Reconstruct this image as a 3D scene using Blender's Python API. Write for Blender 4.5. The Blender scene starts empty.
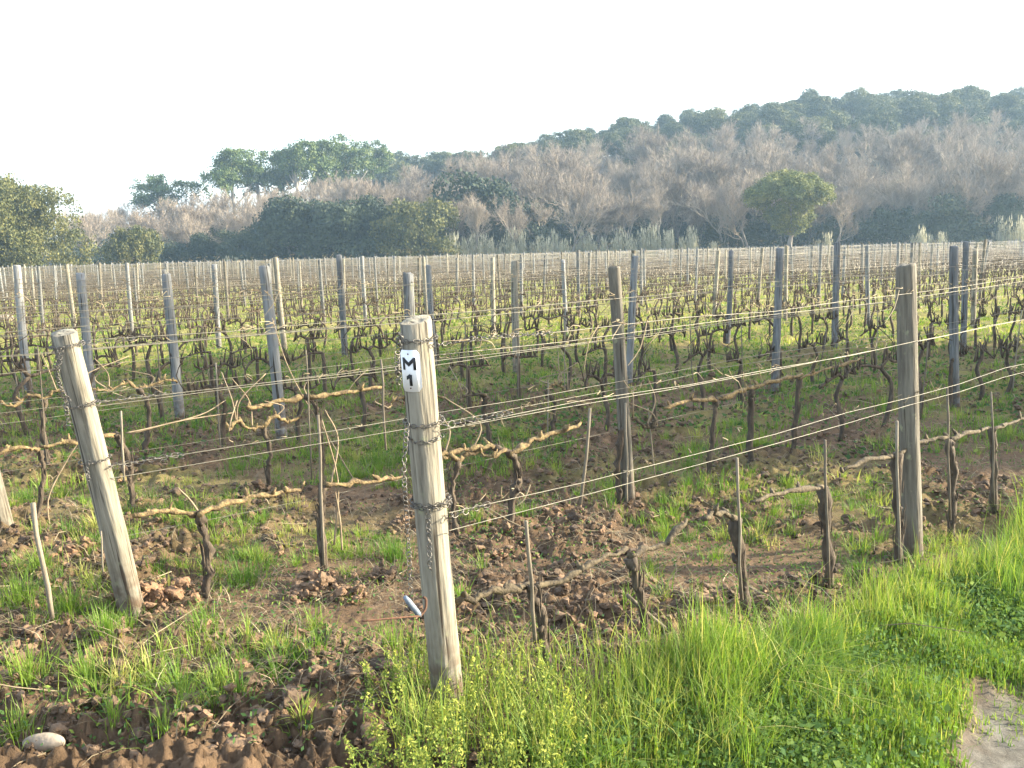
import bpy, math, random
import numpy as np
from mathutils import Vector, Matrix

R = np.random.default_rng(11)
random.seed(11)
C = bpy.context.scene.collection

# ------------------------------------------------------------------ frame of the place
# rows of the vineyard run along U (far right), they follow each other along N (far left)
AZ = math.radians(49.2)
U = np.array([math.sin(AZ), math.cos(AZ)])
NV = np.array([-math.cos(AZ), math.sin(AZ)])
N1, SP = 2.61, 1.956           # first row, row spacing
CAMH, FPX, PITCH, ROLL = 2.0, 950.0, math.radians(8.85), math.radians(1.5)
SUN_AZ, SUN_EL = math.radians(82), math.radians(20)


def XY(a, n):
    return a * U[0] + n * NV[0], a * U[1] + n * NV[1]


def AN(x, y):
    return x * U[0] + y * U[1], x * NV[0] + y * NV[1]


def ray(px, py):
    x, y = px - 512.0, py - 384.0
    c, s = math.cos(ROLL), math.sin(ROLL)
    xr, yr = x * c - y * s, y * c + x * s
    f = FPX * math.cos(PITCH) - yr * math.sin(PITCH)
    z = -FPX * math.sin(PITCH) - yr * math.cos(PITCH)
    return xr, f, z


def on_row(px, py, n):
    """measured photo point -> world point in the vertical plane of a row"""
    rx, rf, rz = ray(px, py)
    t = n / (rx * NV[0] + rf * NV[1])
    return np.array([rx * t, rf * t, CAMH + rz * t])


def on_ground(px, py, z=None):
    rx, rf, rz = ray(px, py)
    zz = 0.0 if z is None else z
    for _ in range(6):
        t = (zz - CAMH) / rz
        if z is None:
            zz = float(G(np.array([rx * t]), np.array([rf * t]))[0])
    return np.array([rx * t, rf * t, zz])


def project(x, y, z):
    x, y, z = np.asarray(x, float), np.asarray(y, float), np.asarray(z, float) - CAMH
    f = y * math.cos(PITCH) - z * math.sin(PITCH)
    v = y * math.sin(PITCH) + z * math.cos(PITCH)
    f = np.maximum(f, 1e-3)
    xr, yr = x / f * FPX, -v / f * FPX
    c, s = math.cos(ROLL), math.sin(ROLL)
    return 512 + xr * c + yr * s, 384 + yr * c - xr * s


# ------------------------------------------------------------------ noise
def _h(i, j, s):
    n = (i.astype(np.int64) * 374761393 + j.astype(np.int64) * 668265263 + s * 1442695041) & 0x7fffffff
    n = ((n ^ (n >> 13)) * 1274126177) & 0x7fffffff
    return ((n ^ (n >> 16)) & 0xffff) / 65535.0


def vnoise(x, y, s=0):
    xi, yi = np.floor(x), np.floor(y)
    fx, fy = x - xi, y - yi
    fx, fy = fx * fx * (3 - 2 * fx), fy * fy * (3 - 2 * fy)
    a, b = _h(xi, yi, s), _h(xi + 1, yi, s)
    c, d = _h(xi, yi + 1, s), _h(xi + 1, yi + 1, s)
    return (a * (1 - fx) + b * fx) * (1 - fy) + (c * (1 - fx) + d * fx) * fy


def fbm(x, y, s=0, o=4):
    t, a, w = 0.0, 0.5, 0.0
    for k in range(o):
        t = t + a * vnoise(x * 2 ** k, y * 2 ** k, s + k * 17)
        w += a
        a *= 0.5
    return t / w


def sst(x, a, b):
    t = np.clip((x - a) / (b - a), 0, 1)
    return t * t * (3 - 2 * t)


def hill_h(x, y):
    H = np.interp(x * 250 / np.maximum(y, 100), [-260, -120, -95, -69, -48, -29, -3, 23, 49, 76, 102, 200], [4, 5, 7, 10, 13.5, 16, 18.2, 22.5, 25, 28, 28.7, 28])
    return H * sst(y, 128, 245)


def zones(x, y):
    a, n = AN(x, y)
    w = fbm(x * 1.1, y * 1.1, 5, 3) - 0.5
    w2 = fbm(x * 4, y * 4, 9, 3) - 0.5
    edge = 1.43 + 0.03 * (a - 3) + w * 0.3 + w2 * 0.3
    road = 1 - sst(n, edge - 0.12, edge + 0.10)
    verge = sst(n, edge - 0.05, edge + 0.15) * (1 - sst(n, 2.0 + w * 0.6, 2.42 + w * 0.6)) * sst(a, 1.25, 1.75)
    return a, n, road, verge


def G(x, y, fine=False):
    """ground height"""
    x, y = np.asarray(x, float), np.asarray(y, float)
    a, n, road, verge = zones(x, y)
    head = 0.34 * (1 - sst(a, 1.0 - 0.25 * (n - 2.6) / SP, 5.6 - 0.25 * (n - 2.6) / SP)) * sst(n, 1.2, 2.4) * (1 - 0.25 * sst(n, 2.6, 4.6)) * (1 - sst(n, 7, 16))
    r = np.hypot(x, y)
    near = 1 - sst(r, 25, 60)
    z = head + hill_h(x, y) - 1.8 * np.clip((y - 12) / 108, 0, 1.05) + near * 0.10 * (fbm(x * 0.7, y * 0.7, 2, 2) - 0.5)
    z = z - 0.10 * (1 - sst(n, 1.2, 2.2)) * (r < 60) + 0.05 * verge
    if fine:
        soil = (1 - road) * (1 - 0.75 * verge) * (1 - sst(r, 14, 40))
        tilled = sst(fbm(x * 0.9, y * 0.9, 31, 3), 0.30, 0.55)
        b = np.abs(fbm(x * 6.5, y * 6.5, 3, 5) - 0.5) * 2
        c = fbm(x * 13, y * 13, 7, 3)
        e = np.abs(fbm(x * 24, y * 24, 13, 3) - .5) * 2
        z = z + soil * tilled * ((0.42 - b) * 0.125 + (c - 0.5) * 0.12 + (.4 - e) * .075) + road * 0.012 * (c - 0.5)
    return z


# ------------------------------------------------------------------ mesh helpers
def link(o, parent=None):
    C.objects.link(o)
    if parent is not None:
        o.parent = parent
    return o


def tag(o, label=None, cat=None, group=None, kind=None):
    if label: o['label'] = label
    if cat: o['category'] = cat
    if group: o['group'] = group
    if kind: o['kind'] = kind
    return o


def empty(name, loc, rz=0.0, label=None, cat=None, group=None):
    o = bpy.data.objects.new(name, None)
    o.empty_display_size = 0.1
    o.location = loc
    o.rotation_euler = (0, 0, rz)
    link(o)
    return tag(o, label, cat, group)


def np_mesh(name, V, quads=None, tris=None, mats=(), attrs=None, smooth=False, fmat=None):
    me = bpy.data.meshes.new(name)
    V = np.asarray(V, np.float32).reshape(-1, 3)
    q = np.zeros((0, 4), np.int32) if quads is None else np.asarray(quads, np.int32).reshape(-1, 4)
    t = np.zeros((0, 3), np.int32) if tris is None else np.asarray(tris, np.int32).reshape(-1, 3)
    me.vertices.add(len(V))
    me.vertices.foreach_set('co', V.ravel())
    me.loops.add(q.size + t.size)
    me.loops.foreach_set('vertex_index', np.concatenate([q.ravel(), t.ravel()]))
    me.polygons.add(len(q) + len(t))
    ls = np.concatenate([np.arange(len(q)) * 4, q.size + np.arange(len(t)) * 3]).astype(np.int32)
    me.polygons.foreach_set('loop_start', ls)
    if fmat is not None:
        me.polygons.foreach_set('material_index', np.asarray(fmat, np.int32))
    if smooth:
        me.polygons.foreach_set('use_smooth', np.ones(len(q) + len(t), bool))
    for k, v in (attrs or {}).items():
        at = me.attributes.new(k, 'FLOAT', 'POINT')
        at.data.foreach_set('value', np.asarray(v, np.float32))
    for m in mats:
        me.materials.append(m)
    me.update(calc_edges=True)
    me.validate()
    return me


class MB:
    """collects tubes, lumps and faces into one mesh"""
    def __init__(s):
        s.V, s.Q, s.T, s.n, s.A = [], [], [], 0, []

    def add(s, V, Q=None, T=None, tint=0.5):
        V = np.asarray(V, float).reshape(-1, 3)
        if Q is not None and len(Q): s.Q.append(np.asarray(Q, int).reshape(-1, 4) + s.n)
        if T is not None and len(T): s.T.append(np.asarray(T, int).reshape(-1, 3) + s.n)
        s.V.append(V)
        s.A.append(np.broadcast_to(np.asarray(tint, float), (len(V),)))
        s.n += len(V)

    def tube(s, P, rad, sides=6, tint=0.5, gnarl=0.0, caps=True):
        P = np.asarray(P, float)
        k = len(P)
        rad = np.broadcast_to(np.asarray(rad, float), (k,))
        d = np.gradient(P, axis=0)
        d /= np.linalg.norm(d, axis=1, keepdims=True) + 1e-9
        ref = np.array([0, 0, 1.0]) if abs(d[0][2]) < 0.8 else np.array([1.0, 0, 0])
        x = np.cross(d[0], ref); x /= np.linalg.norm(x)
        ang = np.arange(sides) * 2 * math.pi / sides
        out = []
        for i in range(k):
            x = x - d[i] * x.dot(d[i]); x /= np.linalg.norm(x) + 1e-9
            y = np.cross(d[i], x)
            rr = rad[i] * (1 + gnarl * R.uniform(-1, 1, sides)) if gnarl else rad[i]
            out.append(P[i] + (np.outer(np.cos(ang) * rr, x) + np.outer(np.sin(ang) * rr, y)))
        V = np.concatenate(out)
        i = np.arange(k - 1)[:, None] * sides
        j = np.arange(sides)[None]
        j2 = (j + 1) % sides
        Q = np.stack([i + j, i + j2, i + sides + j2, i + sides + j], -1).reshape(-1, 4)
        T = None
        if caps:
            V = np.concatenate([V, P[:1], P[-1:]])
            c0, c1 = k * sides, k * sides + 1
            jj = np.arange(sides); jn = (jj + 1) % sides
            T = np.concatenate([np.stack([np.full(sides, c0), jn, jj], -1),
                                np.stack([np.full(sides, c1), (k - 1) * sides + jj, (k - 1) * sides + jn], -1)])
        s.add(V, Q, T, tint)

    def mesh(s, name, mats, smooth=True):
        V = np.concatenate(s.V)
        return np_mesh(name, V, np.concatenate(s.Q) if s.Q else None, np.concatenate(s.T) if s.T else None,
                       mats if isinstance(mats, (list, tuple)) else [mats], {'tint': np.concatenate(s.A)}, smooth)

    def build(s, name, mats, parent=None, smooth=True):
        return link(bpy.data.objects.new(name, s.mesh(name, mats, smooth)), parent)


def smooth_path(P, m=4):
    P = np.asarray(P, float)
    if len(P) < 3:
        t = np.linspace(0, 1, m + 1)[:, None]
        return P[0] + (P[-1] - P[0]) * t
    Q = np.vstack([2 * P[0] - P[1], P, 2 * P[-1] - P[-2]])
    out = []
    for i in range(1, len(Q) - 2):
        for t in np.arange(m) / m:
            a, b, c, d = Q[i - 1], Q[i], Q[i + 1], Q[i + 2]
            out.append(0.5 * (2 * b + (c - a) * t + (2 * a - 5 * b + 4 * c - d) * t * t + (3 * b - a - 3 * c + d) * t ** 3))
    out.append(P[-1])
    return np.array(out)


def blades(P, h, w, yaw, lean, tint, seg=3, stiff=1.8):
    """curved tapering leaf blades; returns V, quads, tris, tint"""
    N = len(P)
    P = np.asarray(P, float)
    d = np.stack([np.cos(yaw), np.sin(yaw), np.zeros(N)], -1)
    sd = np.stack([-np.sin(yaw), np.cos(yaw), np.zeros(N)], -1)
    tw = R.uniform(-0.6, 0.6, N)[:, None]
    sd = sd * np.cos(tw) + d * np.sin(tw)
    V = np.zeros((N, 2 * seg + 1, 3))
    for k in range(seg + 1):
        t = k / seg
        c = P + d * (lean * h * t ** stiff)[:, None]
        c[:, 2] += h * t * (1 - 0.45 * np.minimum(lean, 1.6) * t)
        if k == seg:
            V[:, 2 * seg] = c
        else:
            ww = (w * (1 - t ** 1.6) * 0.5)[:, None]
            V[:, 2 * k] = c - sd * ww
            V[:, 2 * k + 1] = c + sd * ww
    base = (np.arange(N) * (2 * seg + 1))[:, None]
    Q = np.concatenate([base + np.array([2 * k, 2 * k + 1, 2 * k + 3, 2 * k + 2]) for k in range(seg - 1)], 0) if seg > 1 else None
    T = base + np.array([2 * seg - 2, 2 * seg - 1, 2 * seg])
    return V.reshape(-1, 3), Q, T, np.repeat(tint, 2 * seg + 1)


def leaf_quads(P, size, nrm_bias=None, flat=0.0, aspect=1.7):
    """randomly turned leaf faces at points P"""
    N = len(P)
    n = R.normal(size=(N, 3))
    if nrm_bias is not None: n = n * 0.6 + nrm_bias
    n[:, 2] += flat
    n /= np.linalg.norm(n, axis=1, keepdims=True) + 1e-9
    t = np.cross(n, R.normal(size=(N, 3)))
    t /= np.linalg.norm(t, axis=1, keepdims=True) + 1e-9
    b = np.cross(n, t)
    s = (np.broadcast_to(size, (N,)) * R.uniform(0.6, 1.3, N))[:, None] * 0.5
    V = np.stack([P - t * s * aspect, P + b * s * 0.8, P + t * s * aspect, P - b * s * 0.8], 1).reshape(-1, 3)
    return V, np.arange(N * 4).reshape(N, 4)


# ------------------------------------------------------------------ materials
def ramp(nt, fac, stops):
    r = nt.nodes.new('ShaderNodeValToRGB')
    e = r.color_ramp.elements
    while len(e) < len(stops): e.new(0.5)
    for el, (p, c) in zip(e, stops):
        el.position = p
        el.color = (*c, 1)
    nt.links.new(fac, r.inputs[0])
    return r.outputs[0]


def mat(name, stops, scale=8.0, stretch=(1, 1, 1), rough=0.85, attr=None, mixattr=0.6, transl=0.0, tcol=None,
        bump=0.0, bscale=40.0, metal=0.0, detail=5.0, spec=0.3, rand=0.0):
    m = bpy.data.materials.new(name)
    m.use_nodes = True
    nt = m.node_tree
    L = nt.links.new
    bs = nt.nodes['Principled BSDF']
    bs.inputs['Roughness'].default_value = rough
    bs.inputs['Metallic'].default_value = metal
    bs.inputs['Specular IOR Level'].default_value = spec
    tc = nt.nodes.new('ShaderNodeTexCoord')
    mp = nt.nodes.new('ShaderNodeMapping')
    mp.inputs['Scale'].default_value = stretch
    L(tc.outputs['Object'], mp.inputs[0])
    nz = nt.nodes.new('ShaderNodeTexNoise')
    nz.inputs['Scale'].default_value = scale
    nz.inputs['Detail'].default_value = detail
    nz.inputs['Roughness'].default_value = 0.65
    L(mp.outputs[0], nz.inputs['Vector'])
    fac = nz.outputs['Fac']

    def mth(op, a, b):
        n = nt.nodes.new('ShaderNodeMath'); n.operation = op
        for i, v in enumerate((a, b)):
            if isinstance(v, (int, float)): n.inputs[i].default_value = v
            else: L(v, n.inputs[i])
        return n.outputs[0]
    if attr:
        at = nt.nodes.new('ShaderNodeAttribute'); at.attribute_name = attr
        fac = mth('ADD', mth('MULTIPLY', at.outputs['Fac'], mixattr), mth('MULTIPLY', fac, 1 - mixattr))
    if rand:
        oi = nt.nodes.new('ShaderNodeObjectInfo')
        fac = mth('ADD', fac, mth('MULTIPLY', mth('SUBTRACT', oi.outputs['Random'], 0.5), rand))
    col = ramp(nt, fac, stops)
    L(col, bs.inputs['Base Color'])
    if bump:
        n2 = nt.nodes.new('ShaderNodeTexNoise')
        n2.inputs['Scale'].default_value = bscale
        n2.inputs['Detail'].default_value = 6
        L(mp.outputs[0], n2.inputs['Vector'])
        bp = nt.nodes.new('ShaderNodeBump')
        bp.inputs['Strength'].default_value = bump
        bp.inputs['Distance'].default_value = 0.01
        L(n2.outputs['Fac'], bp.inputs['Height'])
        L(bp.outputs[0], bs.inputs['Normal'])
    if transl:
        tr = nt.nodes.new('ShaderNodeBsdfTranslucent')
        if tcol:
            mx = nt.nodes.new('ShaderNodeMix'); mx.data_type = 'RGBA'; mx.blend_type = 'MULTIPLY'
            mx.inputs[0].default_value = 1.0
            L(col, mx.inputs[6]); mx.inputs[7].default_value = (*tcol, 1)
            L(mx.outputs[2], tr.inputs['Color'])
        else:
            L(col, tr.inputs['Color'])
        ms = nt.nodes.new('ShaderNodeMixShader')
        ms.inputs[0].default_value = transl
        L(bs.outputs[0], ms.inputs[1]); L(tr.outputs[0], ms.inputs[2])
        L(ms.outputs[0], nt.nodes['Material Output'].inputs[0])
    return m


M = {}
M['post'] = mat('weathered_wood', [(0.25, (0.085, 0.075, 0.058)), (0.45, (0.195, 0.176, 0.135)), (0.62, (0.265, 0.243, 0.19)), (0.8, (0.32, 0.30, 0.24))],
                scale=7, stretch=(6, 6, 0.5), bump=0.5, bscale=14, rand=0.25)
M['post_dark'] = mat('weathered_wood_dark', [(0.25, (0.054, 0.048, 0.039)), (0.5, (0.114, 0.102, 0.081)), (0.75, (0.180, 0.165, 0.132))],
                     scale=7, stretch=(6, 6, 0.5), bump=0.5, bscale=14, rand=0.3)
M['post_grey'] = mat('shade_grey_wood', [(0.25, (0.085, 0.088, 0.088)), (0.5, (0.165, 0.170, 0.168)), (0.75, (0.235, 0.24, 0.235))],
                     scale=7, stretch=(6, 6, 0.5), bump=0.4, bscale=14, rand=0.3)  # bluish grey of posts in shade is put into the wood colour
M['bark'] = mat('vine_bark', [(0.2, (.022, .017, .013)), (0.5, (.062, .047, .033)), (0.75, (.13, .10, .066))], scale=30, stretch=(1, 1, .35), bump=0.9, bscale=60)
M['cordon'] = mat('sunlit_cordon_bark', [(0.25, (0.030, 0.021, 0.013)), (0.44, (0.10, 0.070, 0.036)), (0.58, (0.20, 0.145, 0.066)), (0.78, (0.30, 0.225, 0.115))], scale=26, bump=0.9, bscale=70)  # yellow sunlight on the arms is mixed into this bark colour
M['cane'] = mat('cane_bark', [(0.3, (0.150, 0.112, 0.068)), (0.7, (0.285, 0.225, 0.150))], scale=20)
M['stake'] = mat('stake_wood', [(0.3, (0.102, 0.084, 0.060)), (0.7, (0.216, 0.186, 0.138))], scale=14, stretch=(3, 3, .4), bump=0.3, rand=0.4)
M['wire'] = mat('galvanised_wire', [(0.3, (0.095, 0.088, 0.068)), (0.7, (0.20, 0.185, 0.14))], scale=12, rough=0.5, metal=0.25, spec=0.5)
M['chain'] = mat('chain_steel', [(0.3, (0.06, 0.052, 0.043)), (0.7, (0.17, 0.16, 0.145))], scale=60, rough=0.42, metal=0.6, spec=0.5)
M['rust'] = mat('rusty_iron', [(0.3, (.05, .027, .017)), (0.7, (.12, .06, .035))], scale=50, rough=0.9, bump=0.4)
M['pipe'] = mat('blue_grey_metal', [(0.3, (0.090, 0.120, 0.162)), (0.7, (0.192, 0.228, 0.270))], scale=40, rough=0.5)
M['plate'] = mat('white_plate', [(0.2, (.66, .68, .70)), (0.6, (.82, .83, .84))], scale=20, rough=0.5)
M['ink'] = mat('black_paint', [(0.3, (.012, .012, .014)), (0.7, (.03, .03, .033))], scale=60, rough=0.6)
M['stone'] = mat('pale_stone', [(0.3, (.15, .12, .085)), (0.7, (.31, .26, .20))], scale=18, bump=0.5)
M['clod'] = mat('soil_clod', [(0.15, (.038, .026, .017)), (0.42, (.092, .062, .039)), (0.62, (.15, .098, .060)), (0.8, (.20, .118, .068)), (1.0, (.20, .098, .048))],
                scale=9, attr='tint', mixattr=0.55, bump=0.8, bscale=60)
M['grass'] = mat('grass_blade', [(0.0, (.055, .12, .022)), (0.3, (.11, .21, .030)), (0.55, (.20, .28, .045)), (0.78, (.36, .36, .10)), (1.0, (.48, .42, .21))],
                 scale=3, attr='tint', mixattr=0.8, transl=0.45, tcol=(1.0, 1.0, 0.55), rough=0.6)
M['weedleaf'] = mat('weed_leaf', [(0.0, (.05, .10, .045)), (0.45, (.085, .155, .045)), (0.75, (.19, .25, .055)), (1.0, (.42, .42, .10))],
                    scale=3, attr='tint', mixattr=0.85, transl=0.35, tcol=(1, 1, .6), rough=0.85, spec=.08)
M['straw'] = mat('dry_straw', [(0.0, (.085, .062, .038)), (0.5, (.19, .15, .09)), (1.0, (.38, .32, .21))], scale=6, attr='tint', mixattr=0.8)
M['oak'] = mat('oak_leaf', [(0.0, (.025, .036, .012)), (0.4, (.070, .080, .022)), (0.75, (.14, .135, .038)), (1.0, (.19, .17, .06))], scale=1.2, attr='tint', mixattr=0.7, transl=0.2, rough=0.7)
M['evergreen'] = mat('evergreen_leaf', [(0.0, (.026, .036, .013)), (0.5, (.070, .082, .025)), (1.0, (.15, .15, .048))], scale=0.7, attr='tint', mixattr=0.7, transl=0.12, rough=0.7, rand=0.5)
M['pine'] = mat('pine_needle', [(0.0, (.022, .046, .013)), (0.5, (.070, .11, .026)), (1.0, (.16, .18, .048))], scale=0.9, attr='tint', mixattr=0.75, transl=0.15, rough=0.7)
M['dome'] = mat('sunlit_pine_needle', [(0.0, (.035, .055, .012)), (0.45, (.105, .125, .028)), (0.75, (.19, .19, .045)), (1.0, (.26, .235, .07))], scale=.9, attr='tint', mixattr=.75, transl=.2, rough=.7)
M['arm_grey'] = mat('dim_cordon_bark', [(0.25, (.022, .017, .012)), (0.45, (.058, .045, .028)), (0.6, (.105, .082, .048)), (0.8, (.17, .135, .078))], scale=26, bump=.9, bscale=70)  # duller copy for arms catching little sun, dimness put into the colour
M['shrub'] = mat('thicket_leaf', [(0.0, (.02, .030, .020)), (0.5, (.038, .055, .028)), (1.0, (.09, .095, .045))], scale=0.6, attr='tint', mixattr=0.6, transl=0.1, rough=0.8, rand=0.4)
M['twig'] = mat('winter_twigs', [(0.0, (.12, .095, .072)), (0.5, (.24, .195, .15)), (1.0, (.38, .32, .245))], scale=0.5, attr='tint', mixattr=0.6, rand=0.5)
M['trunk'] = mat('grey_bark', [(0.3, (0.126, 0.113, 0.099)), (0.7, (0.270, 0.248, 0.216))], scale=3, stretch=(1, 1, .3), rand=0.3)
M['reed'] = mat('reed_leaf', [(0.0, (.18, .19, .12)), (0.5, (.36, .35, .235)), (1.0, (.58, .54, .40))], scale=2, attr='tint', mixattr=0.8, transl=0.3)


def age_post(m):
    nt = m.node_tree; L = nt.links.new
    bs = nt.nodes['Principled BSDF']
    src = bs.inputs['Base Color'].links[0].from_socket
    tc = nt.nodes.new('ShaderNodeTexCoord')

    def layer(vec_scale, sc, lo, hi, col, src, gate=None, det=4):
        mp = nt.nodes.new('ShaderNodeMapping'); mp.inputs['Scale'].default_value = vec_scale
        L(tc.outputs['Object'], mp.inputs[0])
        n = nt.nodes.new('ShaderNodeTexNoise'); n.inputs['Scale'].default_value = sc; n.inputs['Detail'].default_value = det
        L(mp.outputs[0], n.inputs['Vector'])
        f = nt.nodes.new('ShaderNodeMapRange'); f.inputs['From Min'].default_value = lo; f.inputs['From Max'].default_value = hi
        L(n.outputs['Fac'], f.inputs['Value'])
        fac = f.outputs[0]
        if gate is not None:
            g = nt.nodes.new('ShaderNodeMath'); g.operation = 'MULTIPLY'; L(fac, g.inputs[0]); L(gate, g.inputs[1]); fac = g.outputs[0]
        x = nt.nodes.new('ShaderNodeMix'); x.data_type = 'RGBA'
        L(fac, x.inputs[0]); L(src, x.inputs[6]); x.inputs[7].default_value = (*col, 1)
        return x.outputs[2]
    c = layer((28, 28, .9), 1.6, .60, .66, (.035, .028, .02), src)                 # drying cracks
    c = layer((1, 1, .6), 22, .62, .72, (.22, .22, .14), c)                         # lichen
    sp = nt.nodes.new('ShaderNodeSeparateXYZ'); L(tc.outputs['Object'], sp.inputs[0])
    g = nt.nodes.new('ShaderNodeMapRange'); g.inputs['From Min'].default_value = .34; g.inputs['From Max'].default_value = .02
    L(sp.outputs['Z'], g.inputs['Value'])
    c = layer((1, 1, 1), 18, .35, .60, (.085, .058, .038), c, g.outputs[0])         # mud splashed at the foot
    L(c, bs.inputs['Base Color'])


for k_ in ('post', 'post_dark', 'post_grey'):
    age_post(M[k_])


def ground_mat():
    m = bpy.data.materials.new('vineyard_ground')
    m.use_nodes = True
    nt = m.node_tree; L = nt.links.new
    bs = nt.nodes['Principled BSDF']
    bs.inputs['Roughness'].default_value = 1.0
    bs.inputs['Specular IOR Level'].default_value = 0.15
    tc = nt.nodes.new('ShaderNodeTexCoord')

    def noise(sc, det=6, rough=0.6):
        n = nt.nodes.new('ShaderNodeTexNoise')
        n.inputs['Scale'].default_value = sc; n.inputs['Detail'].default_value = det; n.inputs['Roughness'].default_value = rough
        L(tc.outputs['Object'], n.inputs['Vector'])
        return n.outputs['Fac']

    def attr(k):
        a = nt.nodes.new('ShaderNodeAttribute'); a.attribute_name = k
        return a.outputs['Fac']

    def mix(f, a, b):
        x = nt.nodes.new('ShaderNodeMix'); x.data_type = 'RGBA'
        L(f, x.inputs[0]); L(a, x.inputs[6]); L(b, x.inputs[7])
        return x.outputs[2]
    soil = ramp(nt, noise(9, 10, .78), [(0.25, (.048, .031, .019)), (0.45, (.105, .069, .041)), (0.6, (.16, .104, .062)), (0.8, (.23, .15, .088))])
    road = ramp(nt, noise(11), [(0.3, (.075, .068, .058)), (0.55, (.135, .127, .11)), (0.75, (.20, .19, .17))])
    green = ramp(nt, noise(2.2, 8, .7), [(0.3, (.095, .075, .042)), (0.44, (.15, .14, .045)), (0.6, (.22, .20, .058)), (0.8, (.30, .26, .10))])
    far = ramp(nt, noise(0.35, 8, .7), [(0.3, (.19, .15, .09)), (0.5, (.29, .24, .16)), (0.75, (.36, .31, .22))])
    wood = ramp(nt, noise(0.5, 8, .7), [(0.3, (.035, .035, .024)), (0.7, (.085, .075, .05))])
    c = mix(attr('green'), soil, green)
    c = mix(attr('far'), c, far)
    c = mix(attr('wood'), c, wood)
    c = mix(attr('road'), c, road)
    L(c, bs.inputs['Base Color'])
    bp = nt.nodes.new('ShaderNodeBump'); bp.inputs['Strength'].default_value = 0.9; bp.inputs['Distance'].default_value = 0.02
    L(noise(34, 10, .8), bp.inputs['Height']); L(bp.outputs[0], bs.inputs['Normal'])
    return m


# ------------------------------------------------------------------ ground sheet
fine_a = np.radians(np.arange(-40, 40.01, 0.2))
coarse = np.radians(np.concatenate([np.arange(45, 180.01, 5), np.arange(-180, -44.9, 5)[1:]]))
ang = np.concatenate([fine_a, coarse])
rad = 0.5 * 1.0062 ** np.arange(0, int(math.log(650 / 0.5) / math.log(1.0062)) + 1)
AA, RR = np.meshgrid(ang, rad)
gx, gy = np.sin(AA) * RR, np.cos(AA) * RR
gz = G(gx, gy, True)
_a, _n, _rd, _vg = zones(gx, gy)
gz = gz + R.normal(0, 1, gz.shape) * np.clip(.0065 * (1 - .8 * _rd) * (1 - .6 * _vg), 0, 1) * (1 - sst(np.hypot(gx, gy), 10, 30)) * (.3 + 1.1 * fbm(gx * 3, gy * 3, 19, 2))     # crumbs
k, mcol = gx.shape
i = np.arange(k - 1)[:, None] * mcol
j = np.arange(mcol)[None]
j2 = (j + 1) % mcol
Q = np.stack([i + j, i + mcol + j, i + mcol + j2, i + j2], -1).reshape(-1, 4)
V = np.stack([gx, gy, gz], -1).reshape(-1, 3)
V = np.vstack([V, [[0, 0, float(G(np.array([0.]), np.array([0.]))[0])]]])
T = np.stack([np.full(mcol, k * mcol), np.arange(mcol), (np.arange(mcol) + 1) % mcol], -1)
x_, y_ = V[:, 0], V[:, 1]
a_, n_, road_, verge_ = zones(x_, y_)
r_ = np.hypot(x_, y_)
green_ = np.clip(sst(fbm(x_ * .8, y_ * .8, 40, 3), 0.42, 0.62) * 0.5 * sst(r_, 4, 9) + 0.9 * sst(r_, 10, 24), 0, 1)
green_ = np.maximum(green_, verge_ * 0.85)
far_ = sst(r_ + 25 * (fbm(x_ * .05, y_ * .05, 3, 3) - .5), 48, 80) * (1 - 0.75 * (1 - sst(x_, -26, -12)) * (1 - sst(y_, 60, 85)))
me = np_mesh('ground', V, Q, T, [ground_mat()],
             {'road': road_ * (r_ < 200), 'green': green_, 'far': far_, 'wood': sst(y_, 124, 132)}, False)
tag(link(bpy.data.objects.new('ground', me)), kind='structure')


# ------------------------------------------------------------------ posts
ORD = ['nearest', 'second', 'third', 'fourth', 'fifth', 'sixth', 'seventh', 'eighth', 'ninth', 'tenth', 'eleventh', 'twelfth']
NTH = ['first', 'second', 'third', 'fourth', 'fifth', 'sixth', 'seventh', 'eighth', 'ninth', 'tenth', 'eleventh', 'twelfth']


def post_mesh(H, r, hi=True, seed=0):
    rg = np.random.default_rng(seed)
    sides, rings = (22, 16) if hi else (10, 4)
    P, V = np.linspace(-0.12, H, rings), []
    ang = np.arange(sides) * 2 * math.pi / sides
    lob = 1 + 0.035 * np.cos(ang * 2 + rg.uniform(0, 6)) + 0.02 * np.cos(ang * 3 + rg.uniform(0, 6))
    if hi:
        cr = rg.integers(0, sides, 3)
        lob[cr] -= 0.07
    bx, by = rg.uniform(-.012, .012, 2)
    for z in P:
        t = z / H
        rr = r * (1.05 - 0.10 * t) * lob * (1 + 0.012 * rg.normal(size=sides))
        V.append(np.stack([np.cos(ang) * rr + bx * math.sin(3 * t), np.sin(ang) * rr + by * math.sin(3 * t), np.full(sides, z)], -1))
    for s_, dz in ((0.93, 0.006), (0.5, 0.008)):
        top = V[rings - 1].copy()
        c = top.mean(0)
        top = c + (top - c) * s_
        top[:, 2] = H + dz + (0.012 * np.cos(ang + rg.uniform(0, 6)) * s_ if hi else 0)
        V.append(top)
    kk = len(V)
    V = np.concatenate(V + [V[-1].mean(0)[None]])
    i = np.arange(kk - 1)[:, None] * sides
    j = np.arange(sides)[None]
    Q = np.stack([i + j, i + (j + 1) % sides, i + sides + (j + 1) % sides, i + sides + j], -1).reshape(-1, 4)
    jj = np.arange(sides)
    T = np.stack([np.full(sides, kk * sides), (kk - 1) * sides + jj, (kk - 1) * sides + (jj + 1) % sides], -1)
    return V, Q, T


def lean_matrix(base, top):
    d = Vector(top - base)
    q = Vector((0, 0, 1)).rotation_difference(d.normalized())
    return Matrix.Translation(Vector(base)) @ q.to_matrix().to_4x4(), d.length


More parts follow.
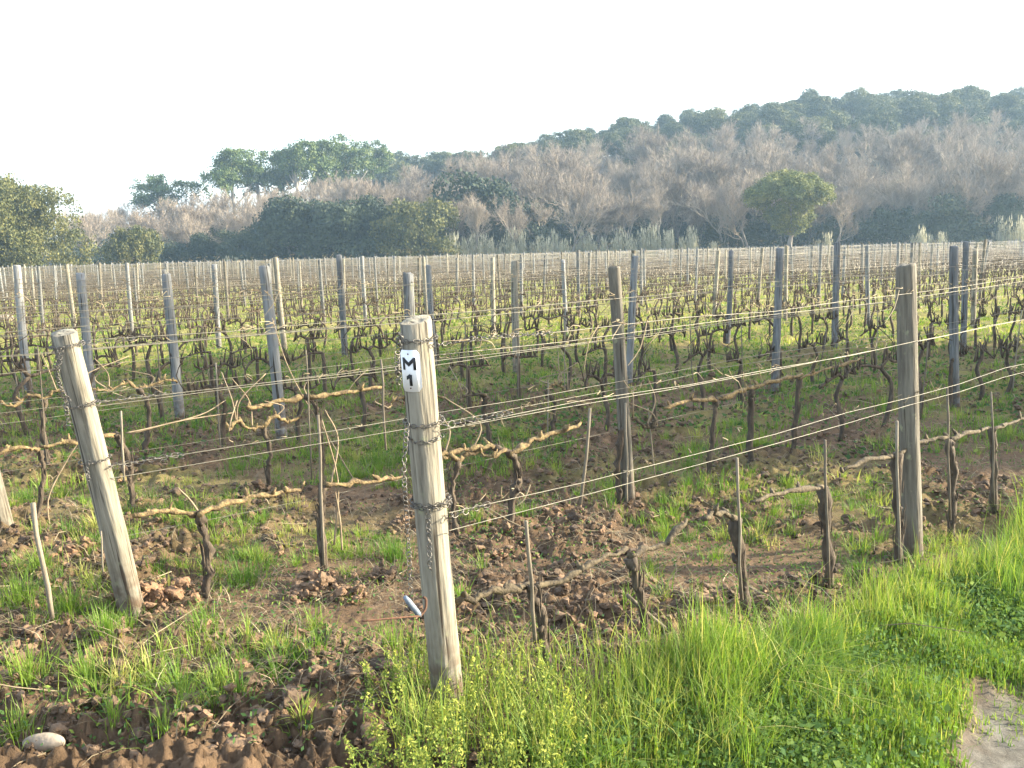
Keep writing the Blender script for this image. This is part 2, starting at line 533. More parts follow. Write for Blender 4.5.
def add_post(base, top, r, m, label, group=None, seed=0, hi=True):
    mx, L_ = lean_matrix(np.asarray(base), np.asarray(top))
    V, Q, T = post_mesh(L_, r, hi, seed)
    o = link(bpy.data.objects.new('trellis_post', np_mesh('trellis_post', V, Q, T, [m], None, True)))
    o.matrix_world = mx
    return tag(o, label, 'post', group)


POST_GROUP = 'posts of the vineyard trellis'


def gz1(x, y):
    return float(G(np.array([x]), np.array([y]))[0])


def rown(k):
    return N1 + SP * (k - 1)


def a_first(k):
    return 5.41 - 0.3 * (k - 1) if k < 9 else 3.0 - 0.28 * (k - 9)


m1b, m1t = on_row(447, 690, N1 + .03), on_row(415.5, 322, N1)
lb, lt = on_row(131, 606, rown(2)), on_row(64, 334, rown(2))
eb, et = on_row(8, 549, rown(3)), on_row(-44, 330, rown(3))
m1o = add_post(m1b, m1t, 0.0585, M['post'], 'thick pale wooden end post in the foreground carrying the white M 1 plate', POST_GROUP, 1)
add_post(lb, lt, 0.060, M['post'], 'leaning pale wooden end post left of the M 1 post, draped with chains', POST_GROUP, 2)
add_post(eb, et, 0.068, M['post'], 'leaning end post cut by the left edge of the photo, only its foot in view', POST_GROUP, 3)
special = {(1, 0): ((913, 565), (906, 266)), (2, 0): ((629, 502), (614, 268)), (2, 1): ((955, 396), (954, 247)), (3, 1): ((775, 381), (780, 249)),
           (3, 2): ((963, 350), (966, 242)), (4, 0): ((281, 426), (264, 267)), (5, 0): ((180, 418), (166, 275)),
           (6, 0): ((91, 391), (80, 274)), (7, 0): ((28, 387), (17, 266)), (3, 0): ((413, 440), (408, 274))}
slab = {(1, 0): 'dark weathered post at the right, beside the grass verge in the nearest row',
        (2, 0): 'weathered wooden post right of the M 1 post, standing in the second row',
        (2, 1): 'grey post of the second row, left of a close pair at the right edge',
        (3, 2): 'grey post of the third row, right of a close pair at the right edge',
        (3, 1): 'silver grey post of the third row, between the second row posts at centre right',
        (3, 0): 'grey post of the third row, its head showing just behind the M 1 post',
        (4, 0): 'slim leaning grey post of the fourth row, left of the M 1 post',
        (5, 0): 'weathered grey post of the fifth row, second right of the leaning end post',
        (6, 0): 'blue grey post of the sixth row, just behind the leaning end post',
        (7, 0): 'blue grey post of the seventh row, nearest the left edge of the photo'}
cand = []
for kk in range(1, 66):
    n = rown(kk)
    for mth_ in range(0, 60):
        a = a_first(kk) + 5.05 * mth_
        if kk > 9 and mth_ == 0: pass
        x, y = XY(a, n)
        if y < 1 or y > 124 or abs(x) > 90: continue
        px, py = project(x, y, 0.9)
        if -90 < px < 1110:
            cand.append((kk, mth_, a, n, x, y, float(px)))
    # farther rows have earlier posts to the left as well
    for mth_ in range(1, 12):
        a = a_first(kk) - 5.05 * mth_
        if kk < 8: continue
        x, y = XY(a, n)
        if y < 8 or y > 124: continue
        px, py = project(x, y, 0.9)
        if -90 < px < 1110:
            cand.append((kk, -mth_, a, n, x, y, float(px)))
cand.sort(key=lambda c: math.hypot(c[4], c[5]))
stuffV = MB()
npost = 0
rowcount = {}
inrow = {}
for c in cand:
    if 0 < c[6] < 1024: inrow.setdefault(c[0], []).append(c[6])
for v in inrow.values(): v.sort()
lo_mesh = [np_mesh('trellis_post', *post_mesh(1.0, 1.0, False, 50 + s_), [M[mm]], None, True) for s_, mm in enumerate(('post', 'post_grey', 'post_grey', 'post_dark', 'post_grey'))]
for c in cand:
    kk, mth_, a, n, x, y, px = c
    d = math.hypot(x, y)
    key = (kk, mth_)
    z = gz1(x, y)
    if key in special:
        b, t = special[key]
        b, t = on_row(*b, n), on_row(*t, n)
        add_post(b, t, 0.058 if key == (1, 0) else 0.045 if key[0] < 4 else 0.054, M['post_dark'] if key in ((1, 0), (2, 0)) else M['post_grey'], slab[key], POST_GROUP, 10 + kk * 7 + mth_)
        npost += 1
        continue
    a += R.uniform(-.25, .25)
    x, y = XY(a, n)
    z = gz1(x, y)
    H = R.uniform(1.6, 1.82)
    lx, ly = R.normal(0, .045, 2)
    b, t = np.array([x, y, z]), np.array([x + lx, y + ly, z + H])
    r = R.uniform(.043, .056) if d < 25 else R.uniform(.036, .05)
    if npost < 285 and 0 < px < 1024:
        nth = inrow[kk].index(px)
        if kk <= 10 and nth < 8:
            lab = f'weathered trellis post in the {ORD[kk-1]} row, {NTH[nth]} from the left in view'
            grp = POST_GROUP
        else:
            lab, grp = 'slim pale post among the many in the far rows of the vineyard', 'far posts of the vineyard trellis'
        if d < 22:
            add_post(b, t, r, M['post_grey'] if R.random() < .7 else M['post'], lab, grp, 300 + npost)
        else:
            mx, L_ = lean_matrix(b, t)
            o = bpy.data.objects.new('trellis_post', lo_mesh[int(R.integers(5))])
            link(o)
            o.matrix_world = mx @ Matrix.Diagonal((r, r, L_, 1))
            tag(o, lab, 'post', grp)
        npost += 1
    else:
        stuffV.tube(np.array([b, (b + t) / 2, t]), r, 5)
tag(stuffV.build('far_trellis_posts', M['post_grey']), 'dense pale posts of the farthest vineyard rows before the wood', 'posts', kind='stuff')

# ------------------------------------------------------------------ M 1 plate on the foreground post
mxp = m1o.matrix_world
cam_dir = math.atan2(-m1b[1], -m1b[0])          # towards the photographer
PR = 0.0605


def on_post(s_, z, r=PR, c=math.radians(-31)):
    """s_ metres round the post to the right, z metres along it"""
    th = cam_dir + c + s_ / PR
    return (r * math.cos(th), r * math.sin(th), z)


def curved(poly_strips, r, thick):
    mb = MB()
    for (s0, s1, fz0, fz1) in poly_strips:
        m_ = 8
        ss = np.linspace(s0, s1, m_ + 1)
        V, Q = [], []
        for s_ in ss:
            t = (s_ - s0) / (s1 - s0)
            z0, z1 = fz0(t), fz1(t)
            V += [on_post(s_, z0, r), on_post(s_, z1, r), on_post(s_, z0, r + thick), on_post(s_, z1, r + thick)]
        for q in range(m_):
            b = q * 4
            Q += [[b + 2, b + 6, b + 7, b + 3], [b, b + 2, b + 3, b + 1][::-1] if q == 0 else [b + 3, b + 7, b + 5, b + 1],
                  [b + 2, b, b + 4, b + 6]]
        Q += [[m_ * 4, m_ * 4 + 2, m_ * 4 + 3, m_ * 4 + 1]]
        Q += [[3, 7, 5, 1]]
        mb.add(V, Q)
    return mb


L1 = (m1t - m1b); L1 = float(np.linalg.norm(L1))
zc = L1 - 0.155
PW, PH, RC = 0.038, 0.071, 0.014


def edge(sgn):
    def f(t):
        s_ = (2 * t - 1) * PW
        q = max(0.0, abs(s_) - (PW - RC))
        return zc + sgn * (PH - RC + math.sqrt(max(RC * RC - q * q, 0)))
    return f


sign = empty('row_sign', m1b, 0, 'small white plate reading M 1 fixed on the foreground post', 'sign')
sign.matrix_world = mxp
curved([(-PW, PW, edge(-1), edge(1))], PR + .001, .002).build('plate', M['plate'], sign, smooth=False)


for zz in (zc + .058, zc - .058):
    nb_ = MB(); pp = np.array(on_post(0.0, zz, PR + .002)); dd = np.array([pp[0], pp[1], 0]); dd /= np.linalg.norm(dd)
    nb_.tube(np.array([pp, pp + dd * .0025]), .0028, 8); nb_.build('nail', M['rust'], sign)


def stroke(p, q, w):
    (s0, z0), (s1, z1) = p, q
    if abs(s1 - s0) < 1e-4:
        return (s0 - w / 2, s0 + w / 2, lambda t: zc + min(z0, z1), lambda t: zc + max(z0, z1))
    hw = w * 0.85
    return (s0, s1, lambda t: zc + z0 + (z1 - z0) * t - hw, lambda t: zc + z0 + (z1 - z0) * t + hw)


zb, zt = 0.004, 0.046
curved([stroke((-.020, zb), (-.020, zt), .0095), stroke((.020, zb), (.020, zt), .0095),
        stroke((-.0175, zt - .007), (0, zb + .019), .0085), stroke((0, zb + .019), (.0175, zt - .007), .0085)], PR + .0035, .001).build('letter', M['ink'], sign, smooth=False)
curved([stroke((.003, -.050), (.003, -.012), .010), stroke((-.012, -.024), (.002, -.015), .0075)], PR + .0035, .001).build('numeral', M['ink'], sign, smooth=False)

# ------------------------------------------------------------------ chains, wires
def torus_link(mb, c, d, up, L_=0.026, W=0.018, r=0.0028):
    d = d / (np.linalg.norm(d) + 1e-9)
    s_ = np.cross(d, up); s_ /= np.linalg.norm(s_) + 1e-9
    m_ = 10
    th = np.arange(m_ + 1) * 2 * math.pi / m_
    P = c + np.outer(np.cos(th) * L_ / 2, d) + np.outer(np.sin(th) * W / 2, s_)
    mb.tube(P, r, 5, caps=False)


def chain(path, label, step=0.0165, L_=0.022, W=0.0145, r=0.0016, group='chains tying wires to posts', wob=0.3):
    P = smooth_path(path, 10)
    seg = np.linalg.norm(np.diff(P, axis=0), axis=1)
    cum = np.concatenate([[0], np.cumsum(seg)])
    mb = MB()
    for q, s_ in enumerate(np.arange(0, cum[-1], step)):
        i = min(np.searchsorted(cum, s_, 'right') - 1, len(seg) - 1)
        p = P[i] + (P[i + 1] - P[i]) * ((s_ - cum[i]) / max(seg[i], 1e-9))
        d = P[i + 1] - P[i]
        up = np.array([0.3, -1.0, 0.2]) if q % 2 else np.array([0.1, 0.25, 1.0])
        torus_link(mb, p, d + R.normal(0, wob, 3) * np.linalg.norm(d), up + R.normal(0, .2, 3), L_, W, r)
    return tag(mb.build('chain', M['chain']), label, 'chain', group)


def ring_round(mxw, zl, r, sag=0.0, c0=0, span=2 * math.pi):
    out = []
    for th in np.linspace(c0, c0 + span, 18):
        v = mxw @ Vector((r * math.cos(th), r * math.sin(th), zl - sag * (0.5 + 0.5 * math.cos(th - cam_dir))))
        out.append(np.array(v))
    return out


lpm, LL = lean_matrix(lb, lt)
uz = np.array([U[0], U[1], 0])
toc = np.array([0.02, -1, 0])
# rings round the M 1 post
chain(ring_round(mxp, L1 - .055, .066), 'chain wound round the head of the M 1 post above the plate')
chain(ring_round(mxp, L1 - .335, .066, .01), 'chain wound round the M 1 post below the plate')
chain(ring_round(mxp, L1 - .352, .066, .05, cam_dir - 1.4, 2.6), 'loose loop of chain sagging below the plate on the M 1 post')
chain(ring_round(mxp, L1 - .625, .067), 'chain wound round the lower half of the M 1 post')
chain(ring_round(mxp, L1 - .648, .066, -.012), 'second turn of chain round the lower half of the M 1 post')
p = on_row(428, 512, N1 - .065); chain([p, on_row(429, 540, N1 - .065), on_row(430, 572, N1 - .063)], 'short tail of chain hanging down the front of the M 1 post', L_=.022, W=.015)
chain([on_row(407, 425, N1 - .03), on_row(404, 470, N1 - .05), on_row(407, 520, N1 - .05), on_row(411, 596, N1 - .03)], 'long chain hanging down the left side of the M 1 post')
chain([on_row(401, 335, N1 - .03), on_row(397, 360, N1 - .02), on_row(400, 385, N1 - .03)], 'bunched chain hanging beside the white plate', step=.012, wob=.7)
# left post
for zl, lab in ((LL - .05, 'chain wound round the head of the leaning end post'), (LL - .33, 'chain wound round the middle of the leaning end post'), (LL - .60, 'chain wound round the lower part of the leaning end post')):
    chain(ring_round(lpm, zl, .068), lab)
n2 = rown(2)
chain([on_row(62, 350, n2 - .06), on_row(58, 375, n2 - .07), on_row(65, 400, n2 - .06), on_row(69, 428, n2 - .06)], 'tangled chain hanging down the left side of the leaning end post', step=.011, wob=.8)
chain([on_row(60, 348, n2 - .05), on_row(55, 368, n2 - .06), on_row(62, 390, n2 - .08), on_row(70, 402, n2 - .07)], 'second tangled chain beside the leaning end post', step=.011, wob=.8)
chain([on_row(88, 462, n2 - .06), on_row(87, 472, n2 - .06), on_row(90, 482, n2 - .06)], 'short chain tail hanging low on the leaning end post')


def wire(pts, r, label, group, wob=0.004, sides=5):
    P = np.asarray(pts, float)
    L_ = np.linalg.norm(P[-1] - P[0])
    m_ = int(min(90, max(8, L_ / (.22 if wob < .006 else .8))))
    t = np.linspace(0, 1, m_)
    path = P[0] + np.outer(t, P[-1] - P[0])
    s_ = t * L_
    path[:, 2] -= 1.8 * np.clip((path[:, 1] - 12) / 108, 0, 1.05)      # follows the falling ground
    path[:, 2] -= 0.02 * np.abs(np.sin(s_ / 5.05 * math.pi)) ** 1.0
    path += R.normal(0, wob, path.shape) * np.array([.5, .5, 1])
    mb = MB()
    mb.tube(path, r, sides, caps=False)
    return tag(mb.build('trellis_wire', M['wire']), label, 'wire', group)


def P3(a, n, z):
    x, y = XY(a, n)
    return np.array([x, y, z])


lev = {'top': 1.64, 'middle': 1.36, 'low': 1.05, 'cordon': .60}
for kk in range(1, 66):
    n = rown(kk)
    nr = (n * U[1])
    a0 = 1.9 if kk == 1 else 1.4 if kk == 2 else 1.15 if kk == 3 else a_first(kk) - 3.4 - max(0, kk - 8) * 0.75
    # row leaves the field at its far edge or out of frame to the right
    a1 = min((124 - n * NV[1]) / U[1], 95.0 if kk > 6 else 60)
    if a1 < a0 + 4: continue
    if kk <= 3:
        zs = [('top', 1.645, -.045), ('top', 1.60, .045), ('middle', 1.365, -.06), ('middle', 1.335, .05), ('low', 1.055, -.06), ('low', 1.0, -.055)] + ([('cordon', .61, .03)] if kk > 1 else [])
    elif kk <= 14:
        zs = [('top', 1.62, -.05), ('middle', 1.34, .05), ('middle', 1.31, -.05), ('low', 1.02, -.05), ('cordon', .6, .03)]
    elif kk <= 30:
        zs = [('top', 1.62, -.05), ('middle', 1.3, .05), ('low', 1.0, .05)]
    else:
        zs = [('top', 1.62, -.05), ('middle', 1.2, .05)]
    if kk == 2: zs = [(q, z - .07 if z > .7 else z, o_) for q, z, o_ in zs]
    seen = {}
    for q, z, off in zs:
        r = (.0012 if q == 'cordon' else .0021 if kk == 2 else .0016) if kk <= 3 else .0024 if kk < 15 else .004
        both = sum(1 for w_ in zs if w_[0] == q) > 1
        which = ('front ' if off < 0 and not (q in seen) else 'back ') if both else ''
        seen[q] = 1
        nm = {'top': 'top', 'middle': 'middle', 'low': 'low', 'cordon': 'lowest'}[q]
        if kk <= 12:
            lab, grp = f'{which}{nm} trellis wire strung along the {ORD[kk-1]} row of vines', 'trellis wires of the near rows'
        else:
            lab, grp = 'thin pale trellis wire in the far rows of the vineyard', 'trellis wires of the far rows'
        wire([P3(a0 + (.03 if kk > 3 else 0), n + off, z), P3(a1, n + off, z)], r, lab, grp, wob=.005 if kk <= 3 else .008, sides=5 if kk < 10 else 3)
# chains that run on along the wires from the end posts
chain([P3(1.86, N1 - .05, 1.645), P3(2.1, N1 - .045, 1.652), P3(2.42, N1 - .045, 1.64)], 'chain running on from the M 1 post along the top wire', step=.019, wob=.5)
chain([P3(1.9, N1 - .06, 1.37), P3(2.2, N1 - .06, 1.372)], 'chain running on from the M 1 post along the middle wire', step=.024, L_=.032, W=.024)
chain([P3(1.9, N1 - .06, 1.05), P3(2.08, N1 - .06, 1.056)], 'chain running on from the M 1 post along the low wire', step=.024, L_=.03, W=.022)
chain([P3(1.3, n2 - .05, 1.57), P3(1.62, n2 - .045, 1.575)], 'chain running on from the leaning end post along the top wire', step=.028, L_=.036, W=.026)
chain([P3(1.34, n2 - .06, 1.295), P3(1.72, n2 - .06, 1.297)], 'chain running on from the leaning end post along the middle wire', step=.028, L_=.036, W=.027)
chain([P3(1.4, n2 - .06, .985), P3(1.74, n2 - .06, .988)], 'chain running on from the leaning end post along the low wire', step=.028, L_=.036, W=.026)

# dry tendrils and cane ends still clinging to the wires
tm = MB()
for kk in range(1, 14):
    n = rown(kk)
    for q in range(420 if kk < 4 else 170):
        a = 2.0 + R.random() ** 1.3 * (16 + kk)
        z = (1.645 if R.random() < .55 else 1.36 if R.random() < .7 else 1.05) - (.07 if kk == 2 else 0) + R.normal(0, .008)
        p = P3(a, n + R.choice([-.05, .05]), z)
        L_ = R.uniform(.02, .08) if R.random() < .93 else R.uniform(.10, .22)
        d = uz * R.choice([-1, 1]) * R.uniform(.5, 1) + np.array([0, 0, R.uniform(-.5, .2) if L_ < .1 else -0.8]) + R.normal(0, .15, 3)
        tm.tube(smooth_path([p, p + d * L_ * .5 + R.normal(0, .012, 3), p + d * L_ + R.normal(0, .015, 3)], 2), [.0028, .0026, .0022, .0018, .0012], 4, R.uniform(.2, .9), caps=False)
tag(tm.build('dry_tendrils', M['straw']), 'dry tendrils and cane ends clinging to the trellis wires', 'tendrils', kind='stuff')

# tensioner with rusty rod on the foreground post
te = empty('wire_tensioner', on_row(412, 606, N1 - .075), 0, 'blue grey pipe tensioner with a rusty rod at the foot of the M 1 post', 'tensioner')
o0 = np.array(te.location)
mb = MB(); p0, p1 = on_row(405, 597, N1 - .09) - o0, on_row(420, 616, N1 - .085) - o0
mb.tube(np.array([p0, p0 * .8 + p1 * .2, p0 * .2 + p1 * .8, p1]), [.007, .010, .010, .008], 12); mb.build('pipe', M['pipe'], te)
mb = MB(); mb.tube(smooth_path([on_row(420, 616, N1 - .09) - o0, on_row(395, 618, N1 - .1) - o0, on_row(362, 621, N1 - .1) - o0], 4), .0035, 6); mb.build('rod', M['rust'], te)
mb = MB(); mb.tube(smooth_path([on_row(419, 617, N1 - .09) - o0, on_row(425, 610, N1 - .085) - o0, on_row(426, 600, N1 - .08) - o0, on_row(423, 597, N1 - .07) - o0], 3), .005, 6); mb.build('hook', M['rust'], te)

# ------------------------------------------------------------------ vines
def vine_parts(root, trunk, arms, canes, rt=.024, ra=.019, gn=.22, am='cordon'):
    P = smooth_path(trunk, 5)
    P = P + R.normal(0, .006, P.shape)
    mb = MB()
    rr = np.linspace(rt * 1.2, rt * .95, len(P)) * (1 + .14 * R.normal(size=len(P)))
    rr[-2:] *= 1.35
    mb.tube(P, rr, 9, gnarl=gn)
    for q in range(5):   # bark knots
        c = P[R.integers(1, len(P))] + R.normal(0, rt * .6, 3)
        mb.tube(np.array([c - [0, 0, rt * .7], c, c + R.normal(0, rt * .5, 3) + [0, 0, rt * .7]]), [rt * .4, rt * .7, rt * .3], 6, gnarl=.3)
    for q in range(26):  # shaggy strips of peeling bark
        i = int(R.integers(0, len(P) - 2))
        th = R.uniform(0, 6.28); o_ = np.array([math.cos(th), math.sin(th), 0]) * rt * 1.05
        L2 = R.uniform(.04, .12)
        a_ = P[i] + o_
        mb.tube(np.array([a_, a_ + [0, 0, L2 * .5] + o_ * R.uniform(-.1, .25), a_ + [0, 0, L2] + o_ * R.uniform(0, .7)]), [.002, .0038, .001], 4, caps=False)
    mb.build('trunk', M['bark'], root)
    for A in arms:
        A = smooth_path(A, 5)
        A = A + R.normal(0, .0065, A.shape)
        mb = MB()
        rr = np.linspace(ra * 1.15, ra * .75, len(A)) * np.clip(1 + .26 * R.normal(size=len(A)), .55, 1.7)
        mb.tube(A, np.abs(rr), 8, gnarl=gn)
        for q in range(max(2, len(A) // 4)):   # spurs left by pruning
            i = R.integers(1, len(A))
            c = A[i]
            d = np.array([R.normal(0, .5), R.normal(0, .5), 1.0])
            L_ = R.uniform(.02, .06)
            mb.tube(np.array([c, c + d * L_ * .45, c + d * L_]), [ra * .9, ra * R.uniform(.6, 1.2), ra * .3], 6, gnarl=.25)
        mb.build('cordon_arm', M[am], root)
    for K in canes:
        K = smooth_path(K, 5)
        mb = MB(); mb.tube(K, np.linspace(.0065, .0035, len(K)), 5)
        mb.build('cane', M['cane'], root)


VG = 'grapevines of the near rows'
manual = []


def man_vine(k, trunk, arms, canes=(), label='', rt=.021, ra=.0135):
    n = rown(k)
    t3 = [on_row(*p, n) for p in trunk]
    base = t3[0].copy()
    g = gz1(base[0], base[1])
    base[2] = min(base[2], g) - .02
    t3[0] = base
    root = empty('grapevine', base, 0, label, 'grapevine', VG)
    f = lambda L_: [(on_row(*p, n + R.normal(0, .015)) - base) for p in L_]
    vine_parts(root, [p - base for p in t3], [f(A) for A in arms], [f(K) for K in canes], rt * .88, min(ra, .017), am='arm_grey' if k == 1 else 'cordon')
    manual.append((k, AN(base[0], base[1])[0]))


man_vine(1, [(546, 690), (544, 640), (538, 605), (531, 588)], [[(531, 589), (495, 591), (458, 603)], [(533, 589), (580, 571), (626, 550)]],
         label='grapevine with long pale arms on the ground just right of the M 1 post foot')
man_vine(1, [(648, 640), (640, 596), (630, 556)], [[(630, 556), (660, 545), (690, 520)]], label='short dark grapevine stump between the M 1 post and the verge', rt=.02)
man_vine(1, [(745, 630), (742, 580), (737, 519)], [[(738, 519), (718, 512), (705, 519)]], label='upright dark grapevine trunk behind tall verge grass, second left of the right hand post', rt=.027)
man_vine(1, [(831, 606), (827, 545), (823, 488)], [[(823, 488), (790, 491), (750, 502)]], label='upright grapevine trunk with green ties, first left of the right hand post', rt=.03)
man_vine(1, [(900, 592), (898, 520), (897, 454)], [[(897, 456), (872, 459), (842, 472)], [(898, 453), (922, 441), (946, 437)]], label='grapevine pressed against the dark post at the right', rt=.026)
man_vine(1, [(951, 535), (954, 490), (948, 440)], [[(949, 440), (965, 433), (990, 428)]], label='upright grapevine first right of the dark right hand post', rt=.026)
man_vine(1, [(996, 512), (994, 470), (993, 428)], [[(993, 430), (1010, 424), (1030, 416)]], label='upright grapevine second right of the dark right hand post, by the edge', rt=.022)
man_vine(2, [(206, 592), (208, 565), (205, 535), (197, 516)], [[(197, 516), (168, 511), (134, 517)], [(198, 514), (228, 502), (262, 495), (302, 490)]],
         [[(199, 513), (190, 500), (178, 488)]], label='bent grapevine with two long arms right of the leaning end post')
man_vine(2, [(324, 562), (321, 520), (323, 484)], [[(324, 486), (362, 481), (402, 476)]], [[(330, 488), (338, 440), (325, 410)], [(334, 545), (338, 500), (336, 470), (322, 420)], [(342, 550), (340, 520), (334, 485)]],
         label='grapevine with a sheaf of upright dry canes left of the M 1 post')
man_vine(2, [(510, 510), (513, 492), (519, 478), (513, 457), (494, 447)], [[(494, 447), (468, 450), (442, 458)], [(510, 456), (530, 442), (556, 433), (582, 424)]],
         label='arched grapevine with sunlit yellow arms right of the M 1 post', rt=.023, ra=.024)
man_vine(2, [(707, 447), (714, 420), (716, 400)], [[(716, 400), (692, 401), (664, 408)], [(717, 399), (748, 389), (772, 382), (802, 375)]], label='grapevine with long yellow arms right of the second row post', rt=.02, ra=.021)
man_vine(2, [(750, 430), (752, 408), (751, 390)], [], label='short dark grapevine trunk under the long yellow arm of its neighbour', rt=.022)
man_vine(2, [(792, 438), (797, 410), (800, 378)], [[(800, 378), (830, 368), (862, 358)]], label='slanting dark grapevine trunk at the end of the long yellow arm', rt=.022)
man_vine(3, [(130, 507), (131, 482), (126, 452), (114, 434)], [[(114, 436), (76, 441), (38, 446)]], [[(126, 433), (150, 428), (200, 415), (226, 400)], [(130, 434), (180, 421), (238, 412)]],
         label='crooked grapevine with long bare canes right behind the leaning end post')
man_vine(3, [(322, 488), (321, 445), (316, 408), (305, 396)], [[(308, 398), (345, 392), (382, 387)], [(304, 397), (275, 402), (246, 409)]],
         [[(355, 482), (330, 440), (305, 400), (286, 362), (272, 318)], [(308, 397), (304, 388), (308, 380)]], label='pale barked grapevine with a long whip cane rising to the left', rt=.018, ra=.019)
man_vine(3, [(44, 560), (38, 520), (44, 470), (40, 452)], [[(40, 450), (20, 448), (-10, 456)]], [[(52, 540), (48, 500), (66, 462), (80, 440)]], label='slim grapevine with crossing canes left of the leaning end post', rt=.016)


def auto_vine(rg, hi):
    """trunk, arms (local, row along +x)"""
    h = rg.uniform(.5, .66)
    b = rg.normal(0, .05, 2)
    tr = [np.array([0, 0, -.03]), np.array([b[0] * .6, rg.normal(0, .02), h * .35]), np.array([b[0], rg.normal(0, .03), h * .72]), np.array([b[1] * .5, 0, h])]
    arms = []
    for sgn in ((1, -1) if rg.random() < .72 else (rg.choice([1, -1]),)):
        L_ = rg.uniform(.22, .42)
        arms.append([tr[3], tr[3] + [sgn * L_ * .3, rg.normal(0, .02), rg.uniform(.0, .07)], tr[3] + [sgn * L_ * .65, rg.normal(0, .03), rg.uniform(-.03, .06)], tr[3] + [sgn * L_, rg.normal(0, .03), rg.uniform(-.06, .05)]])
    canes = []
    for q in range(rg.integers(2, 6)):
        A = arms[rg.integers(len(arms))]
        c = A[rg.integers(1, 4)]
        H = rg.uniform(.1, .4)
        canes.append([c, c + [rg.normal(0, .05), rg.normal(0, .04), H * .5], c + [rg.normal(0, .14), rg.normal(0, .08), H]])
    return tr, arms, canes


# candidate places
vc = []
for kk in range(1, 64):
    n = rown(kk)
    a0 = a_first(kk) - 3.1 - max(0, kk - 8) * 0.75
    a = a0
    while True:
        a += .74 + R.normal(0, .05)
        x, y = XY(a, n)
        if y > 122 or a > 130: break
        if any(q == kk and abs(a - w_) < .42 for q, w_ in manual): continue
        if y < 2: continue
        px, py = project(x, y, .4)
        if -80 < px < 1100: vc.append((math.hypot(x, y), kk, a, n, x, y, float(px)))
vc.sort()
inr = {}
for v in vc:
    if 0 < v[6] < 1024: inr.setdefault(v[1], []).append(v[6])
for v in inr.values(): v.sort()
# shared variants for the middle distance
mid_meshes = []
for s_ in range(9):
    rg = np.random.default_rng(700 + s_)
    tr, arms, canes = auto_vine(rg, False)
    mt, ma = MB(), MB()
    P = smooth_path(tr, 3); mt.tube(P, np.linspace(.025, .018, len(P)), 7, gnarl=.25)
    for A in arms:
        P = smooth_path(A, 3); ma.tube(P, np.linspace(.018, .010, len(P)), 6, gnarl=.3)
        for q in range(8):
            c = P[rg.integers(1, len(P))]
            ma.tube(np.array([c, c + [rg.normal(0, .02), rg.normal(0, .02), rg.uniform(.04, .17)]]), [.012, .006], 5)
    for K in canes:
        ma.tube(smooth_path(K, 2), np.linspace(.007, .004, 5), 4)
    mid_meshes.append((mt.mesh('trunk', M['bark']), ma.mesh('cordon', M['bark'])))
rot_row = math.atan2(U[1], U[0])
nv = len(manual)
far_src = []
for s_ in range(8):
    rg = np.random.default_rng(900 + s_)
    tr, arms, canes = auto_vine(rg, False)
    mb = MB()
    mb.tube(np.array(tr), np.linspace(.029, .022, 4), 4, caps=False)
    for A in arms: mb.tube(np.array(A), np.linspace(.021, .013, 4), 3, caps=False)
    for K in canes[:4]: mb.tube(np.array(K), [.010, .008, .005], 3, caps=False)
    for A in arms:
        for q in range(4):
            c = A[rg.integers(1, 4)]; mb.tube(np.array([c, c + [rg.normal(0, .05), rg.normal(0, .05), rg.uniform(.06, .2)]]), [.012, .006], 3, caps=False)
    far_src.append((np.concatenate(mb.V), np.concatenate(mb.Q)))
farV, farQ, fo = [], [], 0
stakes_at = []
for d, kk, a, n, x, y, px in vc:
    z = gz1(x, y)
    if nv < 296 and 0 < px < 1024:
        nth = inr[kk].index(px)
        if kk <= 6 and nth < 12:
            lab, grp = f'gnarled grapevine in the {ORD[kk-1]} row, {NTH[nth]} of its slim trunks from the left', VG
        else:
            lab, grp = 'dark gnarled grapevine among the many in the middle rows of the vineyard', 'grapevines of the middle rows'
        root = empty('grapevine', (x, y, z), rot_row + R.normal(0, .08), lab, 'grapevine', grp)
        if d < 9:
            tr, arms, canes = auto_vine(R, True)
            vine_parts(root, tr, arms, canes, R.uniform(.015, .021), R.uniform(.010, .014), am='cordon' if R.random() < .45 else 'arm_grey')
        else:
            mt, ma = mid_meshes[int(R.integers(9))]
            for me_ in (mt, ma):
                o = link(bpy.data.objects.new('trunk' if me_ is mt else 'cordon', me_), root)
                s_ = 1.0
            root.scale = (R.choice([-1, 1]) * R.uniform(.9, 1.15), R.uniform(.9, 1.1), R.uniform(.9, 1.15))
        nv += 1
        if d < 14: stakes_at.append((kk, a, n, x, y, z, px, d))
    else:
        Vs, Qs = far_src[int(R.integers(8))]
        th = rot_row + R.normal(0, .1) + (math.pi if R.random() < .5 else 0)
        c, s_ = math.cos(th), math.sin(th)
        Vr = np.stack([Vs[:, 0] * c - Vs[:, 1] * s_ + x, Vs[:, 0] * s_ + Vs[:, 1] * c + y, Vs[:, 2] * R.uniform(.9, 1.15) + z], -1)
        farV.append(Vr); farQ.append(Qs + fo); fo += len(Vr)
me = np_mesh('far_grapevines', np.concatenate(farV), np.concatenate(farQ), None, [M['bark']], None, False)
tag(link(bpy.data.objects.new('far_grapevines', me)), 'dark rows of leafless grapevines in the far part of the vineyard', 'grapevines', kind='stuff')

# ------------------------------------------------------------------ thin stakes beside the vines
SG = 'thin stakes beside the vines'


def stake(b, t, r, label, g=SG):
    mb = MB()
    P = np.linspace(b, t, 5); P[1:4] += R.normal(0, .004, (3, 3)) * min(1, np.linalg.norm(t - b) / .5)
    mb.tube(P - b, np.linspace(r * 1.1, r, 5), 7, gnarl=.06)
    o = mb.build('vine_stake', M['stake']); o.location = b
    tag(o, label, 'stake', g)


